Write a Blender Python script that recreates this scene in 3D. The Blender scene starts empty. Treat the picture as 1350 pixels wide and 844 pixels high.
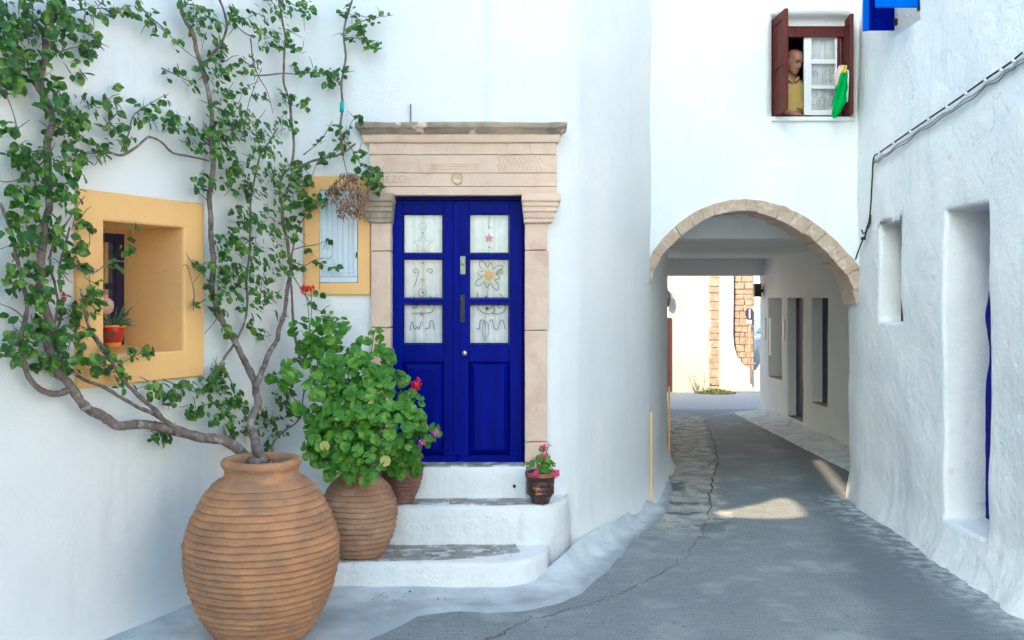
import bpy, bmesh, math, random
import numpy as np
from mathutils import Vector, Matrix, noise, geometry
R = math.radians
rnd = random.Random(7)
sc = bpy.context.scene
COL = sc.collection
# ------------------------------------------------------------------ camera
CAMZ = 2.1; F = 1300.0; HZ = 393.0; CX = 675.0
cd = bpy.data.cameras.new('camera'); cam = bpy.data.objects.new('camera', cd); COL.objects.link(cam)
cam.location = (0, 0, CAMZ); cam.rotation_euler = (R(90), 0, 0)
cd.sensor_width = 36; cd.lens = 36 * F / 1350; cd.shift_y = -(422 - HZ) / 1350
cd.clip_start = 0.05; cd.clip_end = 600
sc.camera = cam
# ------------------------------------------------------------------ light
SUNH = Vector((.58, .815)).normalized(); SUNT = .60; ELEV = math.atan(SUNT)
w = bpy.data.worlds.new("World"); sc.world = w; w.use_nodes = True
nt = w.node_tree; bg = nt.nodes['Background']
sky = nt.nodes.new('ShaderNodeTexSky'); sky.sky_type = 'NISHITA'; sky.sun_disc = False
sky.sun_elevation = ELEV; sky.sun_rotation = math.atan2(-SUNH.x, -SUNH.y)
sky.air_density = 1.0; sky.dust_density = 3.0; sky.ozone_density = 1.0
nt.links.new(sky.outputs[0], bg.inputs[0]); bg.inputs[1].default_value = 0.15
sd = bpy.data.lights.new('sun', 'SUN'); sd.energy = 5.0; sd.angle = R(.53); sd.color = (1, .60, .33)
sun = bpy.data.objects.new('sun', sd); COL.objects.link(sun)
sun.rotation_euler = Vector((SUNH.x, SUNH.y, -SUNT)).to_track_quat('-Z', 'Y').to_euler()
vs = sc.view_settings
vs.view_transform = 'Standard'; vs.look = 'None'; vs.gamma = 1.0; vs.exposure = 1.8
vs.use_white_balance = True; vs.white_balance_temperature = 5300; vs.white_balance_tint = -9
sc.cycles.max_bounces = 8; sc.cycles.diffuse_bounces = 5

# ------------------------------------------------------------------ helpers
def tag(o, label=None, cat=None, group=None, kind=None):
    if label: o['label'] = label
    if cat: o['category'] = cat
    if group: o['group'] = group
    if kind: o['kind'] = kind
    return o
def thing(name, loc, label, cat, group=None):
    o = bpy.data.objects.new(name, None); o.empty_display_size = .1; COL.objects.link(o); o.location = loc
    return tag(o, label, cat, group)
def wloc(o):
    v = Vector((0, 0, 0))
    while o: v += Vector(o.location); o = o.parent
    return v
def link(name, me, parent=None, m=None, smooth=None):
    if m is not None and len(me.materials) == 0: me.materials.append(m)
    o = bpy.data.objects.new(name, me); COL.objects.link(o)
    if parent is not None: o.parent = parent
    if smooth is not None:
        me.polygons.foreach_set('use_smooth', [smooth] * len(me.polygons))
    return o
def obj(name, V, Fc, m, parent=None, smooth=False):
    """mesh given in world coordinates"""
    off = wloc(parent) if parent is not None else Vector((0, 0, 0))
    me = bpy.data.meshes.new(name)
    me.from_pydata([(v[0] - off.x, v[1] - off.y, v[2] - off.z) for v in V], [], Fc)
    return link(name, me, parent, m, smooth)
def objbm(name, bm, m, parent=None, smooth=False, fix=True):
    off = wloc(parent) if parent is not None else Vector((0, 0, 0))
    if fix: bmesh.ops.recalc_face_normals(bm, faces=bm.faces)
    bmesh.ops.translate(bm, vec=-off, verts=bm.verts)
    me = bpy.data.meshes.new(name); bm.to_mesh(me); bm.free()
    return link(name, me, parent, m, smooth)
class MB:
    def __init__(s): s.V = []; s.F = []
    def add(s, V, Fc):
        n = len(s.V); s.V += [tuple(v) for v in V]; s.F += [tuple(i + n for i in f) for f in Fc]; return s
    def box(s, x0, x1, y0, y1, z0, z1):
        return s.add([(x0,y0,z0),(x1,y0,z0),(x1,y1,z0),(x0,y1,z0),(x0,y0,z1),(x1,y0,z1),(x1,y1,z1),(x0,y1,z1)],
              [(0,3,2,1),(4,5,6,7),(0,1,5,4),(1,2,6,5),(2,3,7,6),(3,0,4,7)])
    def obj(s, name, m, parent=None, smooth=False): return obj(name, s.V, s.F, m, parent, smooth)
def box_bm(x0, x1, y0, y1, z0, z1, bev=.005, seg=2, jit=0, cuts=0, nz=0):
    b = MB().box(x0, x1, y0, y1, z0, z1); return hex_bm(b.V, bev, seg, jit, cuts, nz)
def hex_bm(V, bev=.005, seg=2, jit=0, cuts=0, nz=0):
    bm = bmesh.new(); vs_ = [bm.verts.new(Vector(v) + Vector([rnd.uniform(-jit, jit) for _ in range(3)])) for v in V]
    for f in [(0,3,2,1),(4,5,6,7),(0,1,5,4),(1,2,6,5),(2,3,7,6),(3,0,4,7)]: bm.faces.new([vs_[i] for i in f])
    if bev: bmesh.ops.bevel(bm, geom=list(bm.edges), offset=bev, segments=seg, affect='EDGES', profile=.6)
    if cuts:
        bmesh.ops.subdivide_edges(bm, edges=[e for e in bm.edges if e.calc_length() > .06], cuts=cuts, use_grid_fill=True)
    if nz:
        for v in bm.verts: v.co += noise.noise_vector(v.co * 14) * nz
    return bm
def B(name, x0, x1, y0, y1, z0, z1, m, parent=None, bev=.004, **k):
    return objbm(name, box_bm(x0, x1, y0, y1, z0, z1, bev, **k), m, parent)
def catmull(P, n=6):
    P = [Vector(p) for p in P]; out = []
    Q = [P[0] * 2 - P[1]] + P + [P[-1] * 2 - P[-2]]
    for i in range(1, len(Q) - 2):
        for k in range(n):
            t = k / n
            a, b, c, d = Q[i - 1], Q[i], Q[i + 1], Q[i + 2]
            out.append(.5 * ((2 * b) + (c - a) * t + (2 * a - 5 * b + 4 * c - d) * t * t + (3 * b - a - 3 * c + d) * t ** 3))
    out.append(P[-1]); return out
def tube(P, r, sides=8, rough=0, cap=True):
    """P list of Vectors, r float or list"""
    n = len(P); rr = r if isinstance(r, (list, tuple)) else [r] * n
    V = []; Fc = []
    up = Vector((0, 0, 1)); prev = None
    for i in range(n):
        t = (P[min(i + 1, n - 1)] - P[max(i - 1, 0)]).normalized()
        if prev is None:
            a = t.orthogonal().normalized()
        else:
            a = (prev - t * prev.dot(t)); a = a.normalized() if a.length > 1e-6 else t.orthogonal().normalized()
        prev = a; b = t.cross(a)
        for k in range(sides):
            an = 2 * math.pi * k / sides
            q = rr[i] * (1 + (noise.noise(Vector((i * .55, k * 1.7, P[0].x * 9))) * rough if rough else 0))
            V.append(P[i] + a * math.cos(an) * q + b * math.sin(an) * q)
    for i in range(n - 1):
        for k in range(sides):
            k2 = (k + 1) % sides
            Fc.append((i * sides + k, i * sides + k2, (i + 1) * sides + k2, (i + 1) * sides + k))
    if cap:
        Fc.append(tuple(range(sides))[::-1]); Fc.append(tuple((n - 1) * sides + k for k in range(sides)))
    return V, Fc
def lathe(prof, seg=64, c=(0, 0, 0), wob=0, capb=True):
    V = []; Fc = []; n = len(prof)
    for i, (r, z) in enumerate(prof):
        for k in range(seg):
            a = 2 * math.pi * k / seg
            q = r * (1 + wob * noise.noise(Vector((math.cos(a) * 1.2, math.sin(a) * 1.2, z * 2.2 + c[0]))))
            zz = z + wob * .3 * noise.noise(Vector((math.cos(a) * .9 + 5, math.sin(a) * .9, z * 3)))
            V.append((c[0] + q * math.cos(a), c[1] + q * math.sin(a), c[2] + zz))
    for i in range(n - 1):
        for k in range(seg):
            k2 = (k + 1) % seg
            Fc.append((i * seg + k, i * seg + k2, (i + 1) * seg + k2, (i + 1) * seg + k))
    if capb: Fc.append(tuple(range(seg))[::-1])
    return V, Fc
def P3(px, py, Y): return Vector(((px - CX) / F * Y, Y, CAMZ - (py - HZ) / F * Y))
def sm(t): t = max(0, min(1, t)); return t * t * (3 - 2 * t)

# ------------------------------------------------------------------ materials
def mat(name, c1, c2=None, ns=3, rough=.8, bump=.0, bs=20, c3=None, ns3=60, t3=(.62, .72), metal=0, spec=.5, det=6,
        ramp=(.35, .65), bump2=0, bs2=200, trans=0, coat=0, stretch=None, streak=None, c5=None):
    m = bpy.data.materials.new(name); m.use_nodes = True; n = m.node_tree; L = n.links; p = n.nodes['Principled BSDF']
    p.inputs['Roughness'].default_value = rough; p.inputs['Metallic'].default_value = metal
    p.inputs['Specular IOR Level'].default_value = spec
    if coat: p.inputs['Coat Weight'].default_value = coat; p.inputs['Coat Roughness'].default_value = .25
    ge = n.nodes.new('ShaderNodeNewGeometry'); src = ge.outputs['Position']
    if stretch:
        vm = n.nodes.new('ShaderNodeVectorMath'); vm.operation = 'MULTIPLY'; L.new(src, vm.inputs[0]); vm.inputs[1].default_value = stretch
        srcs = vm.outputs[0]
    else: srcs = src
    def nz(s, d=det, v=src, r=.6):
        t = n.nodes.new('ShaderNodeTexNoise'); t.inputs['Scale'].default_value = s; t.inputs['Detail'].default_value = d
        t.inputs['Roughness'].default_value = r; L.new(v, t.inputs['Vector']); return t.outputs['Fac']
    def mr(x, a, b):
        q = n.nodes.new('ShaderNodeMapRange'); q.inputs[1].default_value = a; q.inputs[2].default_value = b; L.new(x, q.inputs[0]); return q.outputs[0]
    def mix(f, a, b):
        q = n.nodes.new('ShaderNodeMix'); q.data_type = 'RGBA'
        if isinstance(f, float): q.inputs['Factor'].default_value = f
        else: L.new(f, q.inputs['Factor'])
        for i, x in ((6, a), (7, b)):
            if isinstance(x, tuple): q.inputs[i].default_value = (*x, 1)
            else: L.new(x, q.inputs[i])
        return q.outputs[2]
    col = c1
    if c2 is not None: col = mix(mr(nz(ns, v=srcs), *ramp), c1, c2)
    if c3 is not None: col = mix(mr(nz(ns3, 3, v=srcs), *t3), col, c3)
    if streak:
        v2 = n.nodes.new('ShaderNodeVectorMath'); v2.operation = 'MULTIPLY'; L.new(src, v2.inputs[0]); v2.inputs[1].default_value = (7, 7, .5)
        a_ = mr(nz(1, 4, v2.outputs[0]), .52, .74); b_ = mr(nz(.8, 3), .42, .6); mm = n.nodes.new('ShaderNodeMath'); mm.operation = 'MULTIPLY'; L.new(a_, mm.inputs[0]); L.new(b_, mm.inputs[1])
        col = mix(mm.outputs[0], col, streak)
    if c5:
        vo = n.nodes.new('ShaderNodeTexVoronoi'); vo.feature = 'DISTANCE_TO_EDGE'; vo.inputs['Scale'].default_value = 1.1
        nn_ = n.nodes.new('ShaderNodeTexNoise'); nn_.inputs['Scale'].default_value = 3; nn_.inputs['Detail'].default_value = 6; L.new(src, nn_.inputs['Vector'])
        sv = n.nodes.new('ShaderNodeVectorMath'); sv.operation = 'MULTIPLY_ADD'; L.new(nn_.outputs['Color'], sv.inputs[0]); sv.inputs[1].default_value = (.8, .8, .8); L.new(src, sv.inputs[2]); L.new(sv.outputs[0], vo.inputs['Vector'])
        a_ = mr(vo.outputs['Distance'], .006, .0); b_ = mr(nz(.9, 3), .56, .64); mm = n.nodes.new('ShaderNodeMath'); mm.operation = 'MULTIPLY'; L.new(a_, mm.inputs[0]); L.new(b_, mm.inputs[1])
        col = mix(mm.outputs[0], col, c5)
    if isinstance(col, tuple): p.inputs['Base Color'].default_value = (*col, 1)
    else: L.new(col, p.inputs['Base Color'])
    if bump:
        bp = n.nodes.new('ShaderNodeBump'); bp.inputs['Strength'].default_value = 1; bp.inputs['Distance'].default_value = bump
        L.new(nz(bs, 6, v=srcs), bp.inputs['Height']); last = bp.outputs[0]
        if bump2:
            b2 = n.nodes.new('ShaderNodeBump'); b2.inputs['Distance'].default_value = bump2
            L.new(nz(bs2, 2), b2.inputs['Height']); L.new(last, b2.inputs['Normal']); last = b2.outputs[0]
        L.new(last, p.inputs['Normal'])
    if trans:
        tr = n.nodes.new('ShaderNodeBsdfTranslucent'); ms = n.nodes.new('ShaderNodeMixShader'); ms.inputs[0].default_value = trans
        if isinstance(col, tuple): tr.inputs['Color'].default_value = (*col, 1)
        else: L.new(col, tr.inputs['Color'])
        L.new(p.outputs[0], ms.inputs[1]); L.new(tr.outputs[0], ms.inputs[2]); L.new(ms.outputs[0], n.nodes['Material Output'].inputs[0])
    m['tools'] = 1
    return m
WHITE = (.80, .81, .80)
plaster = mat('plaster', (.82, .82, .80), (.73, .76, .77), 1.1, .85, .014, 5, (.64, .66, .66), 30, (.69, .80), bump2=.0025, bs2=70, ramp=(.3, .7), streak=(.70, .72, .72))
plaster_rough = mat('plaster_rough', (.80, .80, .79), (.70, .73, .75), 1.8, .9, .022, 9, (.66, .56, .50), 5, (.66, .80), bump2=.004, bs2=60, streak=(.62, .64, .66), c5=(.40, .38, .38))
plaster_cream = mat('plaster_cream', (.35, .33, .29), (.30, .285, .26), .8, .9, .01, 8)
stain_rough = mat('whitewash_floor', (.66, .70, .72), (.45, .49, .52), 3.5, .85, .008, 18, (.22, .22, .24), 30, (.69, .77), bump2=.002, bs2=120)
ochre = mat('ochre_plaster', (.86, .53, .20), (.82, .49, .19), 3, .85, .004, 12, (.66, .42, .22), 25, (.66, .8), bump2=.0008, bs2=150)
sandstone = mat('sandstone', (.71, .545, .42), (.65, .49, .375), 4, .9, .008, 24, (.60, .40, .32), 3, (.50, .70), bump2=.0015, bs2=160)
sandstone_d = mat('weathered_sandstone', (.46, .36, .27), (.20, .18, .15), 3.5, .95, .010, 22, (.72, .56, .42), 4, (.57, .62), bump2=.002, bs2=150)
archstone = mat('arch_stone', (.52, .40, .30), (.42, .32, .24), 5, .95, .012, 22, (.62, .52, .43), 12, (.55, .68), bump2=.003, bs2=120)
quoin = mat('orange_stone', (.25, .185, .14), (.20, .14, .105), 5, .9, .012, 20, (.31, .27, .23), 9, (.5, .7), bump2=.003, bs2=90)
slab = mat('step_slab', (.38, .385, .37), (.24, .21, .18), 6, .85, .006, 22, (.60, .62, .62), 9, (.50, .62), bump2=.002, bs2=120)
def pot_mat(name, a, b, c): return mat(name, a, b, 5, .92, .008, 24, c, 6, (.52, .70), bump2=.003, bs2=130, stretch=(1, 1, 1.6))
terra = pot_mat('terracotta_orange', (.47, .245, .12), (.31, .165, .09), (.27, .18, .115))
terra2 = pot_mat('terracotta_buff', (.38, .225, .135), (.27, .15, .09), (.42, .29, .19))
terra3 = pot_mat('terracotta_red', (.21, .10, .075), (.13, .065, .05), (.28, .17, .13))
glazed = mat('mottled_glaze', (.07, .025, .02), (.02, .014, .016), 18, .45, .003, 30, (.42, .15, .06), 14, (.6, .66), stretch=(1, 1, 2.5))
soil = mat('soil', (.05, .035, .025), (.02, .015, .01), 30, 1, .01, 60)
def paint(name, c, d, rough=.35):
    return mat(name, c, d, 3, rough, .0012, 14, tuple(min(1, x * 1.6 + .02) for x in c), 30, (.72, .86), stretch=(6, 6, .7), bump2=.0004, bs2=160, spec=.06)
blue = paint('blue_paint', (.0022, .006, .235), (.0015, .004, .155), .38)
blue_d = paint('blue_paint_dark', (.004, .005, .12), (.003, .004, .09), .4)
blue_skylit = paint('blue_paint_skylit', (.01, .12, .62), (.01, .10, .52), .5)  # lighter copy of the blue, skylight put into the colour
navy = mat('navy_wood', (.012, .012, .06), (.008, .008, .04), 6, .5)
brown = paint('brown_wood', (.12, .035, .03), (.08, .022, .02), .55)
white_wood = mat('white_wood', (.78, .79, .80), (.70, .72, .74), 5, .5, .001, 20, stretch=(8, 8, .8))
pale_wood = mat('pale_blue_wood', (.66, .73, .78), (.60, .68, .74), 5, .6, .001, 20, (.45, .5, .55), 30, (.7, .8), stretch=(8, 8, .8))
curtain_m = mat('curtain_cloth', (.86, .86, .86), (.74, .76, .78), 12, .9, .0006, 160)
lace_m = mat('lace', (.55, .58, .60), (.42, .46, .5), 60, .9)
dark = mat('dark_interior', (.02, .018, .03), None)  # near-black stands in for shade inside rooms and holes; also one bead
brass = mat('worn_brass', (.36, .30, .14), (.14, .25, .20), 40, .4, metal=.7)
iron = mat('black_iron', (.02, .02, .022), (.05, .05, .05), 50, .5, metal=.5)
steel = mat('steel', (.6, .6, .6), None, rough=.3, metal=.9)
wire = mat('grey_wire', (.13, .14, .17), None, rough=.6)
wire_l = mat('pale_wire', (.42, .47, .5), None, rough=.6)
bark = mat('bark', (.24, .19, .165), (.10, .075, .07), 16, .9, .006, 45, (.34, .31, .28), 20, (.55, .7), bump2=.001, bs2=200)
def leafm(name, a, b, c, rough=.5):
    return mat(name, a, b, 22, rough, .0008, 90, c, 13, (.50, .64), trans=.25, det=2)
leaf_m = leafm('vine_leaf', (.020, .080, .009), (.050, .150, .014), (.18, .32, .028), .45)
ger_m = leafm('geranium_leaf', (.050, .170, .013), (.095, .255, .018), (.20, .38, .032), .6)
ger_y = mat('yellowed_leaf', (.5, .36, .12), (.3, .38, .08), 30, .6, trans=.2)
stem_m = mat('green_stem', (.16, .22, .08), (.12, .13, .07), 20, .7)
red_f = mat('red_petal', (.75, .02, .02), (.6, .01, .02), 60, .6, trans=.2)
pink_f = mat('pink_petal', (.75, .08, .26), (.62, .05, .20), 60, .6, trans=.2)
lilac_f = mat('lilac_petal', (.66, .18, .46), (.52, .10, .36), 60, .6, trans=.2)
dry_m = mat('dried_petals', (.36, .22, .14), (.14, .07, .06), 45, .9, c3=(.50, .38, .24), ns3=70, t3=(.5, .6))
skin_m = mat('skin', (.42, .20, .13), (.36, .16, .10), 20, .55)
shirt_m = mat('yellow_shirt', (.62, .46, .13), (.56, .40, .12), 8, .85, .004, 14)
green_c = mat('green_cloth', (.01, .48, .07), (.01, .34, .06), 14, .8, .004, 30)
beige_c = mat('beige_cloth', (.66, .55, .48), (.58, .48, .42), 14, .9)
yel_c = mat('yellow_cloth', (.85, .68, .05), None, rough=.8)
red_p = mat('red_glaze', (.50, .025, .02), (.40, .02, .02), 10, .3)
yel_p = mat('orange_glaze', (.80, .30, .03), None, rough=.3)
aloe_m = mat('aloe_green', (.05, .11, .06), (.09, .16, .08), 20, .5)
dred = mat('dark_red_door', (.03, .006, .008), None, rough=.5)
glass = bpy.data.materials.new('thin_glass'); glass.use_nodes = True
_n = glass.node_tree; _n.nodes.remove(_n.nodes['Principled BSDF'])
_t = _n.nodes.new('ShaderNodeBsdfTransparent'); _t.inputs[0].default_value = (.99, 1, 1, 1)
_g = _n.nodes.new('ShaderNodeBsdfGlossy'); _g.inputs['Roughness'].default_value = .03
_f = _n.nodes.new('ShaderNodeFresnel'); _f.inputs[0].default_value = 1.5
_m = _n.nodes.new('ShaderNodeMixShader'); _n.links.new(_f.outputs[0], _m.inputs[0]); _n.links.new(_t.outputs[0], _m.inputs[1])
_n.links.new(_g.outputs[0], _m.inputs[2]); _n.links.new(_m.outputs[0], _n.nodes['Material Output'].inputs[0])

def road_material():
    m = bpy.data.materials.new('road_concrete'); m.use_nodes = True; n = m.node_tree; L = n.links; p = n.nodes['Principled BSDF']
    p.inputs['Roughness'].default_value = .8
    ge = n.nodes.new('ShaderNodeNewGeometry'); pos = ge.outputs['Position']
    sx = n.nodes.new('ShaderNodeSeparateXYZ'); L.new(pos, sx.inputs[0]); X, Y = sx.outputs[0], sx.outputs[1]
    def M(op, a, b=None, c=None):
        q = n.nodes.new('ShaderNodeMath'); q.operation = op
        for i, v in enumerate((a, b, c)):
            if v is None: continue
            if isinstance(v, (int, float)): q.inputs[i].default_value = v
            else: L.new(v, q.inputs[i])
        return q.outputs[0]
    def nz(s, d=5, v=pos, r=.6):
        t = n.nodes.new('ShaderNodeTexNoise'); t.inputs['Scale'].default_value = s; t.inputs['Detail'].default_value = d
        t.inputs['Roughness'].default_value = r; L.new(v, t.inputs['Vector']); return t.outputs['Fac']
    def mr(x, a, b, c=0, d=1):
        q = n.nodes.new('ShaderNodeMapRange'); q.interpolation_type = 'SMOOTHSTEP'
        for i, v in enumerate((a, b, c, d)): q.inputs[i + 1].default_value = v
        L.new(x, q.inputs[0]); return q.outputs[0]
    def mix(f, a, b):
        q = n.nodes.new('ShaderNodeMix'); q.data_type = 'RGBA'
        if isinstance(f, float): q.inputs['Factor'].default_value = f
        else: L.new(f, q.inputs['Factor'])
        for i, x in ((6, a), (7, b)):
            if isinstance(x, tuple): q.inputs[i].default_value = (*x, 1)
            else: L.new(x, q.inputs[i])
        return q.outputs[2]
    base = mix(mr(nz(1.1), .3, .7), (.225, .255, .275), (.29, .32, .335))
    base = mix(M('MULTIPLY', mr(nz(75, 3), .42, .66), .8), base, (.13, .145, .16))
    base = mix(mr(nz(11, 3), .67, .72), base, (.12, .13, .14))
    rb0 = n.nodes.new('ShaderNodeVectorMath'); rb0.operation = 'MULTIPLY'; rb0.inputs[1].default_value = (4, 34, 1); L.new(pos, rb0.inputs[0])
    base = mix(M('MULTIPLY', mr(nz(1.2, 4, rb0.outputs[0]), .42, .66), .5), base, (.15, .165, .18))
    base = mix(M('MULTIPLY', mr(nz(33, 3), .60, .68), .8), base, (.10, .11, .12))
    base = mix(M('MULTIPLY', mr(nz(2.4, 6), .50, .70), .6), base, (.36, .39, .40))
    wob = M('MULTIPLY', M('SUBTRACT', nz(1.6), .5), .7)
    wob2 = M('MULTIPLY', M('SUBTRACT', nz(7), .5), .35)
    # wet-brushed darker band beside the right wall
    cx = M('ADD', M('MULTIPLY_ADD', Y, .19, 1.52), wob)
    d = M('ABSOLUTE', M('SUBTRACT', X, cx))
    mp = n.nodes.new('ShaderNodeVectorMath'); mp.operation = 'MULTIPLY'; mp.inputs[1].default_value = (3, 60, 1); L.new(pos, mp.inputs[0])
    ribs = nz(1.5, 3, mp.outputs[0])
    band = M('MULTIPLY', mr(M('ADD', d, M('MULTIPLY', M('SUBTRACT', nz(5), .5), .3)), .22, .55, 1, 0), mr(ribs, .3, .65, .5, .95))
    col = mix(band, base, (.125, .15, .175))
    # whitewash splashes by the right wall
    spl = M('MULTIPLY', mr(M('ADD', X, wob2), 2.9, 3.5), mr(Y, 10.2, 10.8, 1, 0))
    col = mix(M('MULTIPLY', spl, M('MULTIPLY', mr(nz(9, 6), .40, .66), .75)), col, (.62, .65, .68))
    # worn pale concrete strip on the left inside the passage
    e = M('SUBTRACT', M('MULTIPLY_ADD', Y, .165, .52), M('ADD', X, M('ADD', wob2, M('MULTIPLY', wob, .5))))
    strip = M('MULTIPLY', mr(e, -.02, .08), mr(M('ADD', Y, wob), 8.2, 9.6))
    strip = M('MULTIPLY', strip, mr(Y, 17.0, 18.2, 1, 0))
    pc = mix(mr(nz(5), .35, .65), (.54, .52, .47), (.28, .29, .28))
    pc = mix(mr(nz(60, 2), .5, .72), pc, (.16, .16, .16))
    vo = n.nodes.new('ShaderNodeTexVoronoi'); vo.feature = 'DISTANCE_TO_EDGE'; vo.inputs['Scale'].default_value = 2.6
    wv = n.nodes.new('ShaderNodeVectorMath'); wv.operation = 'ADD'; L.new(pos, wv.inputs[0])
    wn = n.nodes.new('ShaderNodeTexNoise'); wn.inputs['Scale'].default_value = 4; wn.inputs['Detail'].default_value = 4; L.new(pos, wn.inputs['Vector'])
    ws = n.nodes.new('ShaderNodeVectorMath'); ws.operation = 'SCALE'; ws.inputs['Scale'].default_value = .35; L.new(wn.outputs['Color'], ws.inputs[0])
    L.new(ws.outputs[0], wv.inputs[1]); L.new(wv.outputs[0], vo.inputs['Vector'])
    crk = M('MULTIPLY', mr(vo.outputs['Distance'], .0, .035, 1, 0), mr(Y, 11.5, 12.6))
    crk = M('MULTIPLY', crk, mr(nz(.9), .42, .55))
    pc = mix(crk, pc, (.04, .04, .045))
    pc = mix(M('MULTIPLY', mr(nz(1.9, 3), .52, .60), mr(Y, 11.2, 12, 1, 0)), pc, (.13, .15, .17))
    col = mix(strip, col, pc)
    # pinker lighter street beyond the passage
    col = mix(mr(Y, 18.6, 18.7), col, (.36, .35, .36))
    L.new(col, p.inputs['Base Color'])
    h = M('ADD', M('MULTIPLY', nz(38, 5), 1.5), M('MULTIPLY', ribs, M('MULTIPLY_ADD', band, .9, .25)))
    h = M('SUBTRACT', h, M('MULTIPLY', M('MULTIPLY', crk, strip), 2.5))
    bp = n.nodes.new('ShaderNodeBump'); bp.inputs['Distance'].default_value = .006; L.new(h, bp.inputs['Height'])
    b2 = n.nodes.new('ShaderNodeBump'); b2.inputs['Distance'].default_value = .02; L.new(nz(3), b2.inputs['Height'])
    L.new(b2.outputs[0], bp.inputs['Normal']); L.new(bp.outputs[0], p.inputs['Normal'])
    return m
road_m = road_material()
def apron_material():
    m = stain_rough.copy(); m.name = 'worn_whitewash_paving'; n = m.node_tree; L = n.links; p = n.nodes['Principled BSDF']
    a = n.nodes.new('ShaderNodeAttribute'); a.attribute_name = 'wear'; t = n.nodes.new('ShaderNodeTexNoise'); t.inputs['Scale'].default_value = 4; t.inputs['Detail'].default_value = 7
    g = n.nodes.new('ShaderNodeNewGeometry'); L.new(g.outputs['Position'], t.inputs['Vector'])
    ad = n.nodes.new('ShaderNodeMath'); ad.operation = 'MULTIPLY_ADD'; L.new(t.outputs['Fac'], ad.inputs[0]); ad.inputs[1].default_value = 1.1; L.new(a.outputs['Fac'], ad.inputs[2])
    q = n.nodes.new('ShaderNodeMapRange'); q.inputs[1].default_value = .62; q.inputs[2].default_value = 1.15; q.inputs[3].default_value = 1; q.inputs[4].default_value = 0; L.new(ad.outputs[0], q.inputs[0])
    old = p.inputs['Base Color'].links[0].from_socket; x = n.nodes.new('ShaderNodeMix'); x.data_type = 'RGBA'; L.new(q.outputs[0], x.inputs['Factor']); L.new(old, x.inputs[6]); x.inputs[7].default_value = (.33, .36, .39, 1); L.new(x.outputs[2], p.inputs['Base Color'])
    return m
apron_m = apron_material()

# ------------------------------------------------------------------ wall sheets
def fillet(P, rad, n=6):
    P = [Vector(p) for p in P]; out = [P[0]]
    for i in range(1, len(P) - 1):
        r = rad[i]
        a = P[i] + (P[i - 1] - P[i]).normalized() * r; b = P[i] + (P[i + 1] - P[i]).normalized() * r
        if r <= 0: out.append(P[i]); continue
        for k in range(n + 1):
            t = k / n; out.append(a * (1 - t) ** 2 + P[i] * 2 * t * (1 - t) + b * t * t)
    out.append(P[-1]); return out
class Plan:
    def __init__(s, pts, side=1):
        s.p = pts; s.side = side; s.s = [0]
        for a, b in zip(pts, pts[1:]): s.s.append(s.s[-1] + (b - a).length)
        s.L = s.s[-1]
    def at(s, q):
        q = max(0, min(s.L, q)); i = 0
        i = int(np.searchsorted(s.s, q, side='right')) - 1; i = max(0, min(len(s.p) - 2, i))
        t = (q - s.s[i]) / max(1e-9, s.s[i + 1] - s.s[i]); return s.p[i].lerp(s.p[i + 1], t)
    def nrm(s, q):
        a = s.at(q - .06); b = s.at(q + .06); d = (b - a).normalized(); return Vector((d.y, -d.x)) * s.side
    def find(s, px):          # s and depth where the view column px meets the plan (first hit)
        k = (px - CX) / F; best = None
        for i, (a, b) in enumerate(zip(s.p, s.p[1:])):
            fa = a.x - k * a.y; fb = b.x - k * b.y
            if fa * fb <= 0 and abs(fa - fb) > 1e-9:
                t = fa / (fa - fb); q = a.lerp(b, t)
                if q.y > .5 and (best is None or q.y < best[1]): best = (s.s[i] + t * (b - a).length, q.y)
        return best
def breaks(a, b, step, must):
    m = sorted({round(x, 4) for x in must if a < x < b} | {a, b}); out = [m[0]]
    for u, v in zip(m, m[1:]):
        n = max(1, int(round((v - u) / step)))
        out += [u + (v - u) * k / n for k in range(1, n + 1)]
    return out
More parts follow.
